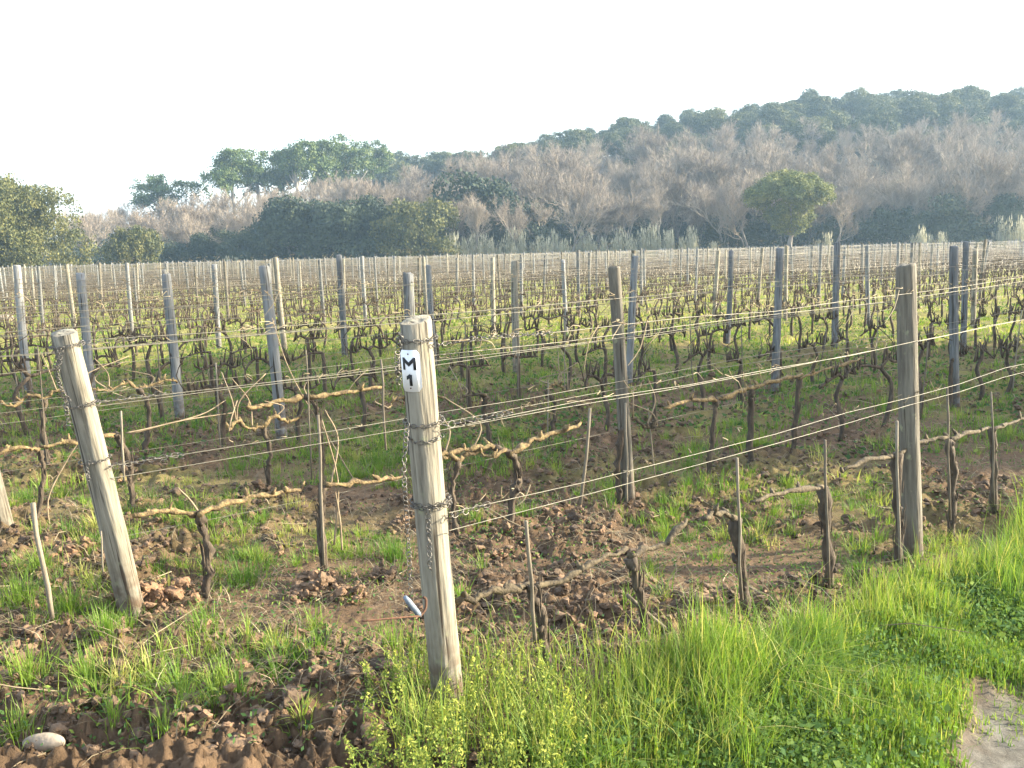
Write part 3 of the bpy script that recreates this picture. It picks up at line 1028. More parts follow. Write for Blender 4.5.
def stake_px(k, b, t, r, label, dn=-.03):
    stake(on_row(*b, rown(k) + dn), on_row(*t, rown(k) + dn), r, label)


stake_px(2, (580, 506), (590, 408), .011, 'thin weathered stake left of the second row post')
stake_px(2, (655, 476), (648, 408), .005, 'very thin rod right of the second row post')
stake_px(1, (535, 640), (526, 521), .0075, 'thin stake tied to the vine just right of the M 1 post')
stake_px(1, (742, 600), (737, 458), .007, 'thin stake rising above the upright vine left of the right hand post')
stake_px(1, (829, 590), (825, 440), .007, 'thin stake rising above the vine with green ties')
stake_px(1, (900, 575), (897, 421), .008, 'pale stake close against the dark right hand post')
stake_px(1, (950, 520), (947, 388), .007, 'pale stake first right of the dark right hand post')
stake_px(1, (994, 505), (991, 392), .006, 'pale stake second right of the dark right hand post')
stake_px(2, (386, 450), (381, 360), .006, 'thin stake rising left of the M 1 post, near the white plate')
stake_px(2, (324, 565), (318, 415), .008, 'thin stake beside the sheaf of dry canes')
stake_px(3, (124, 480), (121, 411), .007, 'short pale stake behind the leaning end post')
stake_px(3, (312, 480), (306, 350), .006, 'thin grey rod beside the pale barked vine')
stake_px(2, (103, 572), (101, 531), .004, 'short rusty rod at the foot of the leaning end post')
b, t = on_row(52, 618, rown(2)), on_row(33, 503, rown(2))
stake(b, t, .011, 'pale stake at the lower left, left of the leaning end post')
b = on_ground(679, 640); t = np.array(on_ground(679, 640)) + np.array([-.24, -.05, .24])
stake(b, t, .009, 'loose stick leaning over the ploughed soil before the verge')
for kk, a, n, x, y, z, px, d in stakes_at:
    if R.random() < .45:
        p = np.array([x + R.normal(0, .03), y - .04, z - .05])
        nth = inr[kk].index(px)
        stake(p, p + np.array([R.normal(0, .05), R.normal(0, .03), R.uniform(.7, 1.15)]), R.uniform(.005, .008),
              f'thin stake in the {ORD[kk-1]} row beside its {NTH[nth] if nth < 12 else "farther"} slim vine from the left')

# ------------------------------------------------------------------ soil clods, stones, prunings
import bmesh
bm = bmesh.new(); bmesh.ops.create_icosphere(bm, subdivisions=2, radius=1.0)
icoV = np.array([v.co[:] for v in bm.verts]); icoT = np.array([[v.index for v in f.verts] for f in bm.faces]); bm.free()
bm = bmesh.new(); bmesh.ops.create_icosphere(bm, subdivisions=3, radius=1.0)
ico4V = np.array([v.co[:] for v in bm.verts]); ico4T = np.array([[v.index for v in f.verts] for f in bm.faces]); bm.free()
bm = bmesh.new(); bmesh.ops.create_icosphere(bm, subdivisions=4, radius=1.0)
ico3V = np.array([v.co[:] for v in bm.verts]); ico3T = np.array([[v.index for v in f.verts] for f in bm.faces]); bm.free()


def lump(rg, rough=.28, hi=False):
    d = ico4V if hi == 2 else ico3V if hi else icoV
    d = d / np.linalg.norm(d, axis=1, keepdims=True)
    o = rg.uniform(0, 90, 3); sd_ = int(rg.integers(99))
    f = lambda q: (fbm(d[:, 0] * q + o[0], d[:, 1] * q + o[1], sd_, 2) + fbm(d[:, 1] * q + o[1], d[:, 2] * q + o[2], sd_ + 3, 2) + fbm(d[:, 2] * q + o[2], d[:, 0] * q + o[0], sd_ + 5, 2)) / 3 - .5
    s_ = 1 + rough * (f(1.6) * 4.0 + f(4.5) * 3.0 + f(11) * (2.4 if hi else 0))
    return d * np.maximum(s_, .3)[:, None] * np.array([1, rg.uniform(.6, 1), rg.uniform(.5, .85)])


def scatter(N, x0, x1, y0, y1, accept):
    P = []
    while sum(map(len, P)) < N:
        x, y = R.uniform(x0, x1, N), R.uniform(y0, y1, N) 
        ok = R.random(N) < accept(x, y)
        px, py = project(x, y, 0)
        ok &= (px > -120) & (px < 1140) & (py < 860)
        P.append(np.stack([x[ok], y[ok]], -1))
    return np.concatenate(P)[:N]


def soil_acc(x, y):
    a, n, road, verge = zones(x, y)
    r = np.hypot(x, y)
    return (1 - road) * (1 - verge) * sst(fbm(x * .9, y * .9, 31, 3), .25, .55) * np.clip((4.5 / np.maximum(r, 2.5)) ** 1.5, 0, 1) * (n > 1.9)


def broken(rg, cuts=1):
    """angular crumbly clod: a hull of random points, cut finer and roughened"""
    b = bmesh.new()
    p = rg.normal(size=(int(rg.integers(11, 20)), 3)); p /= np.linalg.norm(p, axis=1, keepdims=True)
    p *= rg.uniform(.62, 1.1, (len(p), 1)) * np.array([1, rg.uniform(.65, 1), rg.uniform(.5, .9)])
    for q in p: b.verts.new(q)
    h = bmesh.ops.convex_hull(b, input=b.verts[:])
    bmesh.ops.delete(b, geom=list({v for v in h['geom_interior'] + h['geom_unused'] if isinstance(v, bmesh.types.BMVert)}), context='VERTS')
    for q in range(cuts):
        bmesh.ops.subdivide_edges(b, edges=b.edges[:], cuts=1, use_grid_fill=True)
        for v in b.verts: v.co += Vector(rg.normal(0, .075 / (q + 1), 3))
    bmesh.ops.triangulate(b, faces=b.faces[:])
    b.verts.index_update()
    o = np.array([v.co[:] for v in b.verts]), np.array([[v.index for v in f.verts] for f in b.faces])
    b.free()
    return o


lumps_hi = [broken(np.random.default_rng(50 + s_), 2) for s_ in range(14)]
lumps = [broken(np.random.default_rng(s_), 1) for s_ in range(14)]
P = scatter(42000, -7, 9, 2, 15, soil_acc)
mb = MB()
V, T, A, off = [], [], [], 0
gzz = G(P[:, 0], P[:, 1], True)
for (x, y), z in zip(P, gzz):
    s_ = .0045 + .034 * R.random() ** 4.2
    if R.random() < .008: s_ = R.uniform(.04, .06)
    big_ = s_ > .02
    L_, F_ = (lumps_hi if big_ else lumps)[int(R.integers(14))]
    th = R.uniform(0, 6.28); c, q = math.cos(th), math.sin(th)
    V.append(np.stack([L_[:, 0] * c - L_[:, 1] * q, L_[:, 0] * q + L_[:, 1] * c, L_[:, 2]], -1) * s_ + [x, y, z + s_ * .25])
    T.append(F_ + off); off += len(L_)
    A.append(np.full(len(L_), R.beta(2, 2)))
# a few larger clods seen beside the posts
for px, py, s_, tn in ((158, 608, .15, 1.0), (178, 596, .09, .9), (322, 594, .13, .7), (350, 600, .09, .8), (300, 600, .07, .7), (385, 580, .08, .5), (70, 562, .14, 1.0), (98, 556, .1, .95), (110, 545, .09, .95), (15, 665, .1, .8), (495, 560, .07, .9), (520, 545, .06, .8), (30, 660, .09, .5), (240, 640, .06, .6), (560, 610, .07, .3), (640, 650, .06, .3), (631, 506, .05, .35), (905, 566, .05, .3), (140, 612, .05, .7), (118, 612, .05, .6), (620, 508, .05, .3), (270, 735, .06, .3), (215, 745, .05, .3)):
    p = on_ground(px, py)
    for q in range(70):
        L_, F_ = lumps_hi[int(R.integers(14))]
        L_ = L_ @ np.array(Matrix.Rotation(R.uniform(0, 6), 3, Vector(R.normal(size=3)).normalized()))
        sc = s_ * (.07 + .45 * R.random() ** 2.6)
        V.append(L_ * sc + p + R.normal(0, s_ * .5, 3) * [1, 1, .45] + [0, 0, s_ * .35]); T.append(F_ + off); off += len(L_); A.append(np.full(len(L_), np.clip(tn + R.normal(0, .12), 0, 1)))
me = np_mesh('soil_clods', np.concatenate(V), None, np.concatenate(T), [M['clod']], {'tint': np.concatenate(A)}, False)
tag(link(bpy.data.objects.new('soil_clods', me)), 'crumbled brown clods of ploughed soil between the vine rows', 'soil clods', kind='stuff')


def stone(px, py, s_, sq, label, seed, name='stone', cat='stone'):
    L_ = lump(np.random.default_rng(seed), .08) * np.array(sq)
    p = on_ground(px, py)
    o = link(bpy.data.objects.new(name, np_mesh(name, L_ * s_, None, icoT, [M['stone']], None, True)))
    o.location = p + np.array([0, 0, s_ * sq[2] * .45 + (.025 if s_ < .2 else 0)])
    md = o.modifiers.new('round', 'SUBSURF'); md.levels = 1; md.render_levels = 2
    tag(o, label, cat)


stone(46, 756, .075, (1, .75, .72), 'smooth pale oval stone on the soil at the bottom left corner', 5)
stone(4, 322, .30, (1.1, .9, .8), 'pinkish pale boulder in the grass at the left edge', 8, 'boulder', 'boulder')
stone(430, 582, .03, (1, .8, .7), 'small pale pebble beside the M 1 post foot', 9)

mb = MB()
P = scatter(2600, -8, 10, 2.2, 17, lambda x, y: soil_acc(x, y) * .9 + .1 * (AN(x, y)[1] > 2.4))
for x, y in P:
    L_ = R.uniform(.04, .22) if R.random() < .9 else R.uniform(.25, .5)
    th = R.uniform(0, 6.28)
    p = np.array([x, y, gz1(x, y) + R.uniform(.015, .05)])
    d = np.array([math.cos(th), math.sin(th), R.normal(0, .2)])
    mb.tube(np.array([p, p + d * L_ * .5 + R.normal(0, .015, 3), p + d * L_]), [.0028, .0024, .0014], 4, R.random(), caps=False)
tag(mb.build('fallen_prunings', M['straw']), 'dry prunings and straw lying on the ploughed soil', 'prunings', kind='stuff')

# ------------------------------------------------------------------ grass
def join_blades(name, lst, m, label, cat):
    V, Q, T, A, off = [], [], [], [], 0
    for v, q, t, a in lst:
        V.append(v); A.append(a)
        if q is not None: Q.append(q + off)
        T.append(t + off); off += len(v)
    me = np_mesh(name, np.concatenate(V), np.concatenate(Q) if Q else None, np.concatenate(T), [m], {'tint': np.concatenate(A)}, True)
    return tag(link(bpy.data.objects.new(name, me)), label, cat, kind='stuff')


def gpos(P, fine=True):
    return np.column_stack([P, G(P[:, 0], P[:, 1], fine) - .008])


# tall verge beside the road
def verge_acc(x, y):
    a, n, road, verge = zones(x, y)
    r = np.hypot(x, y)
    return verge * np.clip((4.2 / np.maximum(r, 2)) ** 1.3, .04, 1) * (.35 + .65 * sst(fbm(x * 3, y * 3, 77, 2), .3, .6))


P = scatter(62000, -1, 14, 2, 16, verge_acc)
a, n, road, verge = zones(P[:, 0], P[:, 1])
N = len(P)
tall = (.25 + .75 * sst(n, 1.55, 2.3)) * (.25 + 1.5 * sst(fbm(P[:, 0] * 2.6, P[:, 1] * 2.6, 21, 3), .25, .75))
h = (.035 + .11 * tall) * R.gamma(6, 1 / 6, N)
tint = np.clip(.20 + .28 * fbm(P[:, 0] * 2, P[:, 1] * 2, 55, 3) + R.normal(0, .12, N) + .30 * sst(n, 2.0, 2.6) * (R.random(N) < .5) * R.random(N) + (R.random(N) < .10) * R.uniform(.3, .7, N), 0, 1)
L_ = [blades(gpos(P), h, R.uniform(.0035, .0075, N), R.uniform(0, 6.28, N), R.gamma(2, .16 + .3 * sst(fbm(P[:, 0] * 1.9, P[:, 1] * 1.9, 58, 2), .5, .7), N), tint, 3)]
# seeding stems that stand above the rest
Pr = scatter(2600, 0, 9, 2, 9, lambda x, y: (zones(x, y)[1] > .75) * (zones(x, y)[1] < 1.6) * sst(fbm(x * 3, y * 3, 70, 3), .45, .65))
L_.append(blades(gpos(Pr), R.uniform(.02, .07, 2600), R.uniform(.003, .006, 2600), R.uniform(0, 6.28, 2600), R.gamma(2, .3, 2600), R.uniform(.2, .7, 2600), 3))
P2 = scatter(2600, -1, 12, 2, 14, lambda x, y: verge_acc(x, y) * sst(AN(x, y)[1], 1.9, 2.4))
N = len(P2)
L_.append(blades(gpos(P2), R.uniform(.12, .32, N), R.uniform(.0025, .005, N), R.uniform(0, 6.28, N), R.uniform(.05, .55, N), R.uniform(.35, .85, N), 4))
# long loose blades round the foot of the M 1 post and along the lip of the verge
Pf = np.array([on_ground(R.uniform(395, 760), R.uniform(655, 775))[:2] for q in range(1600)])
L_.append(blades(gpos(Pf), R.uniform(.10, .33, 1600), R.uniform(.0025, .0055, 1600), R.uniform(0, 6.28, 1600), R.uniform(.05, .9, 1600), R.uniform(.35, .85, 1600), 4))
join_blades('verge_grass', L_, M['grass'], 'tall bright green grass on the verge beside the road', 'grass')

# low clover in the verge
P = scatter(24000, -.5, 10, 2, 12, lambda x, y: zones(x, y)[3] * (.25 + .75 * sst(fbm(x * 2.2, y * 2.2, 91, 2), .35, .6)) * (1 - .7 * sst(AN(x, y)[1], 1.9, 2.3)) * np.clip((4 / np.hypot(x, y)) ** 1.3, 0, 1))
p3 = gpos(P); p3[:, 2] += R.uniform(.015, .11, len(p3))
V, Q = leaf_quads(p3, np.where(np.arange(len(p3)) % 5 == 0, .028, .0135), None, .7, 1.3)
tag(link(bpy.data.objects.new('clover', np_mesh('clover', V, Q, None, [M['weedleaf']], {'tint': np.repeat(R.uniform(.15, .7, len(p3)), 4)}, False))), 'low clover leaves among the verge grass', 'clover', kind='stuff')

# yellow flowering weeds round the foot of the foreground post
LV, LQ, LA, off = [], [], [], 0
SB = MB()
ctr = on_ground(470, 735)
for q in range(210):
    px, py = R.uniform(355, 610), R.uniform(690, 830)
    if px > 560 and R.random() < .6: continue
    p = on_ground(px, py)
    H = R.uniform(.10, .26) * (1.0 if px > 400 else .75)
    tip = p + np.array([R.normal(0, .05), R.normal(0, .05), H])
    mid = (p + tip) / 2 + R.normal(0, .015, 3)
    path = smooth_path([p, mid, tip], 3)
    SB.tube(path, np.linspace(.0025, .0012, len(path)), 4, .55, caps=False)
    m_ = int(R.integers(40, 85))
    t = R.random(m_) ** .7
    c = p + (tip - p) * t[:, None] + R.normal(0, .02, (m_, 3)) * (1.15 - t)[:, None]
    v, f = leaf_quads(c, .0088, None, .2, 1.7)
    LV.append(v); LQ.append(f + off); off += len(v)
    LA.append(np.repeat(np.clip(.66 + .25 * t + R.normal(0, .1, m_) + (t > .9) * .25 * (R.random() < .35), 0, 1), 4))
me = np_mesh('flowering_weeds', np.vstack([np.concatenate(SB.V)] + LV), np.vstack([np.concatenate(SB.Q)] + [q + SB.n for q in LQ]), None, [M['weedleaf']],
             {'tint': np.concatenate([np.concatenate(SB.A)] + LA)}, False)
tag(link(bpy.data.objects.new('flowering_weeds', me)), 'yellow green flowering weeds round the foot of the foreground post', 'weeds', kind='stuff')


# tufts between the rows
def tuft_acc(x, y):
    a, n, road, verge = zones(x, y)
    g = sst(fbm(x * .9, y * .9, 40, 3), .47, .60)
    under = np.abs(((n - N1) / SP + .5) % 1 - .5) * SP      # distance to the nearest row
    left = 1 + .9 * (x < -1)
    return np.clip((.035 + .95 * g + .45 * sst(np.hypot(x, y), 7, 13)) * (.4 + .6 * sst(under, .1, .5)) * left, 0, 1) * (1 - road) * (1 - verge) * (n > 2.2)


GB = []


def tufts(NT, per, x0, x1, y0, y1, hmin, hmax, wmin, wmax, spread, fall, tshift=0.0, fine=True):
    Pc = scatter(NT, x0, x1, y0, y1, lambda x, y: tuft_acc(x, y) * np.clip((fall / np.maximum(np.hypot(x, y), 1)) ** 1.2, 0, 1))
    k_ = R.integers(per // 2, per * 3 // 2, NT)
    idx = np.repeat(np.arange(NT), k_)
    N = len(idx)
    size = R.uniform(hmin, hmax, NT)
    kind = np.clip(R.normal(.36, .17, NT) + .35 * (R.random(NT) < .13) + tshift, 0, 1)
    th = R.uniform(0, 6.28, N); rr = np.abs(R.normal(0, 1, N)) * spread
    P = Pc[idx] + np.stack([np.cos(th), np.sin(th)], -1) * rr[:, None]
    GB.append(blades(gpos(P, fine), size[idx] * R.uniform(.5, 1.15, N), R.uniform(wmin, wmax, N), th + R.normal(0, .6, N), R.gamma(2.2, .25, N), np.clip(kind[idx] + R.normal(0, .09, N), 0, 1), 3 if fine else 2))


tufts(700, 42, -7, 8, 2.2, 9, .05, .17, .003, .0065, .045, 4.5)
tufts(3200, 18, -11, 13, 7, 22, .06, .18, .006, .012, .08, 10)
tufts(9000, 7, -30, 32, 16, 60, .07, .2, .015, .035, .16, 24, .24, False)
# big tufts the photo shows one by one
for px, py, s_, k_ in ((243, 585, .2, 170), (395, 560, .19, 170), (180, 520, .13, 120), (70, 620, .2, 190), (20, 610, .18, 170), (110, 650, .17, 150), (475, 530, .15, 120), (30, 690, .2, 170), (90, 690, .16, 120), (800, 510, .14, 120),
                       (390, 650, .14, 110), (610, 505, .14, 110), (690, 470, .14, 130), (760, 450, .17, 160), (525, 520, .13, 110), (205, 640, .14, 110), (320, 665, .11, 80), (20, 745, .13, 110), (40, 580, .16, 130), (715, 560, .12, 90),
                       (375, 465, .18, 130), (240, 470, .14, 110), (505, 445, .16, 140), (650, 385, .2, 140), (835, 385, .2, 130), (150, 455, .13, 120)):
    p = on_ground(px, py)
    th = R.uniform(0, 6.28, k_); rr = np.abs(R.normal(0, .075, k_))
    P = p[None, :2] + np.stack([np.cos(th), np.sin(th)], -1) * rr[:, None]
    GB.append(blades(gpos(P), s_ * R.uniform(.5, 1.2, k_), R.uniform(.003, .006, k_), th + R.normal(0, .7, k_), R.gamma(2, .24, k_), np.clip(R.normal(.36, .1) + R.normal(0, .08, k_), 0, 1), 3))
join_blades('grass_tufts', GB, M['grass'], 'green and straw coloured grass tufts growing between the vine rows', 'grass')

# withered grass lying on the soil
P = scatter(17000, -8, 9, 2.2, 14, lambda x, y: (.15 + .85 * sst(fbm(x * 1.7, y * 1.7, 83, 3), .42, .62)) * (1 - zones(x, y)[2]) * (1 - zones(x, y)[3]) * (AN(x, y)[1] > 2.2) * np.clip((4.5 / np.hypot(x, y)) ** 1.2, 0, 1))
N = len(P)
join_blades('withered_grass', [blades(gpos(P), R.uniform(.05, .17, N), R.uniform(.0022, .005, N), R.uniform(0, 6.28, N), R.uniform(.9, 2.2, N), np.clip(R.normal(.42, .25, N), 0, 1), 3)], M['straw'], 'withered straw coloured grass lying over the ploughed soil', 'grass')

# small broad leaved weeds
P = np.vstack([scatter(20000, -8, 9, 2.4, 12, lambda x, y: sst(fbm(x * 1.3, y * 1.3, 63, 3), .46, .62) * (1 - zones(x, y)[2]) * (1 - zones(x, y)[3]) * (AN(x, y)[1] > 2.3) * np.clip((5 / np.hypot(x, y)) ** 1.2, 0, 1)),
               scatter(26000, -14, 17, 8, 28, lambda x, y: sst(fbm(x * .9, y * .9, 64, 3), .38, .58) * np.clip((10 / np.hypot(x, y)) ** 1.2, 0, 1))])
p3 = gpos(P); p3[:, 2] += R.uniform(.0, .06, len(P))
V, Q = leaf_quads(p3, np.where(np.arange(len(P)) < 20000, .014, .04), None, .8, 1.6)
tag(link(bpy.data.objects.new('ground_weeds', np_mesh('ground_weeds', V, Q, None, [M['weedleaf']], {'tint': np.repeat(np.clip(R.beta(1.6, 3, len(P)), 0, .8), 4)}, False))),
    'small leafy weeds spread over the soil between the rows', 'weeds', kind='stuff')


# ------------------------------------------------------------------ trees
def crown_mesh(name, lobes, clumps, per, size, m, sig=.5, seed=0, up=.4, flat=0.0):
    rg = np.random.default_rng(seed)
    P, A, B = [], [], []
    wt = np.array([l[1][0] * l[1][2] for l in lobes]); wt = wt / wt.sum()
    for q in range(clumps):
        c, r = lobes[rg.choice(len(lobes), p=wt)]
        d = rg.normal(size=3); d[2] += up; d /= np.linalg.norm(d)
        cc = np.array(c) + d * np.array(r) * rg.uniform(.72, 1.05)
        tn = rg.normal(.5, .2)
        pts = cc + np.clip(rg.normal(0, sig, (per, 3)), -1.45 * sig, 1.45 * sig) * np.array([1, 1, .7])
        P.append(pts); A.append(np.clip(tn + rg.normal(0, .12, per), 0, 1)); B.append(np.repeat(d[None], per, 0))
    P, A, B = np.concatenate(P), np.concatenate(A), np.concatenate(B)
    ok = P[:, 2] > .05
    V, Q = leaf_quads(P[ok], size, B[ok] * .6, flat, 1.3)
    return np_mesh(name, V, Q, None, [m], {'tint': np.repeat(A[ok], 4)}, False)


def limb_mesh(H, r, tips, seed=0, name='trunk', stems=1):
    mb = MB(); rg = np.random.default_rng(seed)
    top = np.array([rg.normal(0, .03 * H), rg.normal(0, .03 * H), H])
    mb.tube(smooth_path([(0, 0, -.4), (rg.normal(0, .02 * H), 0, H * .4), top], 4), np.linspace(r * 1.2, r * .7, 9), 8, gnarl=.08)
    for t in tips:
        t = np.array(t, float)
        s_ = top * rg.uniform(.6, 1)
        mb.tube(smooth_path([s_, (s_ + t) / 2 + [0, 0, -.05 * H], t], 3), np.linspace(r * .5, r * .12, 7), 5)
    return mb.mesh(name, M['trunk'])


def bare_mesh(H, seed):
    """leafless tree: tapering trunk and limbs; crown of fine twigs"""
    rg = np.random.default_rng(seed)
    mt, mc = MB(), MB()
    tips = []
    spread, upw = rg.uniform(.26, .46), rg.uniform(.1, .34)

    def br(p, d, L_, r, lv):
        q = p + d * L_
        mid = (p + q) / 2 + rg.normal(0, L_ * .06, 3)
        (mt if lv < 2 else mc).tube(np.array([p, mid, q]), [r, r * .85, r * .68], 6 if lv < 1 else 3, rg.uniform(.3, .9), caps=False)
        if lv == 4:
            tips.append((mid, d)); tips.append((q, d)); return
        for c in range(int(rg.integers(3, 5))):
            nd = d + rg.normal(0, spread + .05 * lv, 3) + [0, 0, upw]
            nd /= np.linalg.norm(nd)
            s_ = p + (q - p) * (1 if c == 0 else rg.uniform(.45, 1))
            br(s_, nd, L_ * rg.uniform(.6, .82), r * .55, lv + 1)
    for s_ in range(int(rg.integers(1, 3))):
        d = np.array([rg.normal(0, .12), rg.normal(0, .12), 1.0]); d /= np.linalg.norm(d)
        br(np.array([rg.normal(0, .2), rg.normal(0, .2), -.3]), d, H * .33, H * .017, 0)
    P = np.array([t[0] for t in tips]); D = np.array([t[1] for t in tips])
    k_ = max(3, int(3800 / len(P)))
    P, D = np.repeat(P, k_, 0), np.repeat(D, k_, 0)
    N = len(P)
    d = D + rg.normal(0, .5, (N, 3)); d[:, 2] += .35
    d /= np.linalg.norm(d, axis=1, keepdims=True)
    L_ = rg.uniform(.4, 1.15, N)[:, None] * H / 11
    s_ = np.cross(d, rg.normal(size=(N, 3))); s_ /= np.linalg.norm(s_, axis=1, keepdims=True)
    s_ *= .019 * H / 11
    V = np.stack([P - s_, P + s_, P + d * L_], 1).reshape(-1, 3)
    mc.add(V, None, np.arange(N * 3).reshape(N, 3), np.repeat(np.clip(rg.normal(.5, .2, N), 0, 1), 3))
    return mt.mesh('trunk', M['trunk']), mc.mesh('crown', M['twig'], False)


def place_tree(name, parts, loc, rz, sc, label, group, cat='tree'):
    r = empty(name, loc, rz, label, cat, group)
    r.scale = (sc, sc, sc) if isinstance(sc, (int, float)) else sc
    for nm, me_ in parts:
        link(bpy.data.objects.new(nm, me_), r)
    return r


def at(px, y, up=0.0):
    """world point at a bearing seen at photo column px, y metres away, standing on the ground"""
    x = (px - 512) / FPX * (y * math.cos(PITCH)) 
    for _ in range(4):
        z = gz1(x, y) + up
        qx, qy = project(x, y, z)
        x += (px - float(qx)) / FPX * y
    return np.array([x, y, gz1(x, y)])


# evergreen hill wood
ever = []
for s_ in range(6):
    rg = np.random.default_rng(40 + s_)
    H = rg.uniform(7, 9)
    lob = [((rg.normal(0, 1.2), rg.normal(0, 1.2), H * rg.uniform(.3, .84)), (rg.uniform(1.5, 2.4), rg.uniform(1.5, 2.4), rg.uniform(1.2, 1.8))) for q in range(10)]
    cm = crown_mesh('crown', lob, 190, 46, .29, M['evergreen'], .42, s_, .5)
    ever.append([('trunk', limb_mesh(H * .55, .22, [l[0] for l in lob[:5]], s_)), ('crown', cm)])
bare = [[(a_.name.split('.')[0], a_), (b_.name.split('.')[0], b_)] for a_, b_ in (bare_mesh(11, 60 + s_) for s_ in range(10))]

cnt = 0
for y in np.concatenate([np.arange(196, 250, 8.0), [252, 256, 260, 264]]):
    for px in np.arange(330, 1060, 30 * 200 / y * .95):
        pxx = px + R.uniform(-14, 14)
        if pxx < 470 and y < 225: continue
        p = at(pxx, y + R.uniform(-4, 4))
        if p[2] < 5: continue
        s_ = R.uniform(.62, 1.05) if y < 250 else R.uniform(.55, 1.2)
        place_tree('evergreen_oak', ever[int(R.integers(6))], p, R.uniform(0, 6.28), s_, 'dark evergreen oak in the wood along the hilltop', 'evergreen trees on the hill')
        cnt += 1
nb = 0
for y, step, px0, px1, hs in ((131, 30, 455, 1050, .62), (137, 26, 100, 1050, .72), (145, 24, 90, 1050, .82), (155, 22, 80, 1050, .92), (167, 24, 100, 1050, 1.0), (181, 28, 330, 1050, 1.0), (195, 36, 420, 1050, 1.0), (208, 44, 500, 1050, 1.0)):
    for px in np.arange(px0, px1, step):
        pxx = px + R.uniform(-11, 11)
        yy = y + R.uniform(-4, 4)
        p = at(pxx, yy)
        sky = np.interp(pxx, [90, 180, 250, 330, 400, 500, 600, 700, 800, 900, 1030], [198, 186, 176, 166, 158, 146, 130, 122, 124, 114, 104])
        base = 236.0
        ty = base + (sky - base) * hs * R.uniform(.72, 1.12)
        q = ray(pxx, ty)
        s_ = (CAMH + q[2] / q[1] * yy - p[2]) / 11.5
        s_ = float(np.clip(s_, .5, 1.6))
        wd = R.uniform(.75, 1.2)
        place_tree('bare_tree', bare[int(R.integers(10))], p, R.uniform(0, 6.28), (s_ * wd, s_ * wd, s_), 'leafless tree with pinkish grey twigs in the wood behind the vineyard', 'bare trees of the wood')
        nb += 1

# stone pines on the left skyline
pines = []
for s_ in range(4):
    rg = np.random.default_rng(140 + s_)
    H = 11.0
    lob = [((rg.normal(0, 1.7), rg.normal(0, 1.7), H * rg.uniform(.58, .92)), (rg.uniform(1.7, 2.6), rg.uniform(1.7, 2.6), rg.uniform(1.0, 1.5))) for q in range(9)]
    pines.append([('trunk', limb_mesh(H * .7, .3, [l[0] for l in lob], s_)), ('crown', crown_mesh('crown', lob, 210, 44, .23, M['pine'], .36, 150 + s_, .7, .4))])
plabs = ['big rounded stone pine at the left end of the skyline cluster', 'stone pine second from the left in the skyline cluster', 'stone pine third from the left in the skyline cluster',
         'tall stone pine in the middle of the skyline cluster', 'stone pine right of the middle of the skyline cluster', 'thin stone pine at the right end of the skyline cluster', 'ragged stone pine behind the right end of the cluster']
for q, (px, y, ty) in enumerate(((236, 172, 150), (262, 178, 147), (286, 184, 146), (302, 176, 142), (326, 182, 141), (354, 188, 133), (372, 196, 138))):
    p = at(px, y)
    top = CAMH + (ray(px, ty)[2] / ray(px, ty)[1]) * y
    s_ = (top - p[2]) / 11.3
    place_tree('stone_pine', pines[q % 4], p, q * 1.7, (float(s_) * .8, float(s_) * .8, float(s_)), plabs[q], 'stone pines on the skyline')
p = at(163, 175); top = CAMH + ray(163, 173)[2] / ray(163, 173)[1] * 175
place_tree('stone_pine', pines[2], p, 2.2, float((top - p[2]) / 11.3), 'small lone pine on the left skyline, apart from the cluster', 'stone pines on the skyline')

# umbrella pine in front of the wood
rg = np.random.default_rng(5)
lob = []
for q in range(60):
    th = rg.uniform(0, 6.28); rr = math.sqrt(rg.random())
    hgt = 1 - rr ** 2.2
    lob.append(((3.9 * rr * math.cos(th), 3.9 * rr * math.sin(th), 6.9 + 1.7 * hgt - (1.0 - 0.2 * rr) * rg.random()), (.85, .85, .7)))
for q in range(48):
    th = rg.uniform(0, 6.28); t = rg.random()
    rr = .5 + 3.1 * t
    lob.append(((rr * math.cos(th), rr * math.sin(th), 3.1 + 3.7 * t), (.75, .75, .6)))
up_parts = [('trunk', limb_mesh(3.6, .26, [l[0] for l in lob[60:84]], 3)), ('crown', crown_mesh('crown', lob, 2100, 40, .16, M['dome'], .28, 6, .4, .3))]
p = at(789, 122); sc = (CAMH + ray(789, 168)[2] / ray(789, 168)[1] * 122 - p[2]) / 9.5
place_tree('umbrella_pine', up_parts, p, .6, float(sc), 'umbrella pine with a broad flat dome standing before the bare wood', None)

# leafy trees at the left end of the field
rg = np.random.default_rng(77)
lob = [((rg.normal(0, 2.6), rg.normal(0, 2.2), rg.uniform(1.6, 6.0)), (rg.uniform(1.6, 2.6), rg.uniform(1.6, 2.4), rg.uniform(1.4, 2.0))) for q in range(22)]
oakp = [('trunk', limb_mesh(4, .4, [l[0] for l in lob[:9]], 8)), ('crown', crown_mesh('crown', lob, 800, 60, .17, M['oak'], .40, 9, .35))]
p = at(24, 100)
place_tree('oak_tree', oakp, p, .4, (1.0, 1.0, 1.36), 'broad round evergreen oak at the left end of the field', None)
p = at(-14, 96)
place_tree('oak_tree', oakp, p, 2.4, (1.2, 1.1, 1.25), 'evergreen oak cut by the left edge of the photo', None)
lob2 = [((rg.normal(0, 1.0), rg.normal(0, .9), rg.uniform(.9, 2.7)), (rg.uniform(.9, 1.4), rg.uniform(.9, 1.3), rg.uniform(.8, 1.1))) for q in range(12)]
smp = [('trunk', limb_mesh(1.8, .2, [l[0] for l in lob2[:6]], 18)), ('crown', crown_mesh('crown', lob2, 320, 50, .15, M['oak'], .28, 19, .3))]
p = at(138, 112); place_tree('small_tree', smp, p, 0, (1.1, 1.1, 1.75), 'small rounded olive green tree right of the big oak', None)
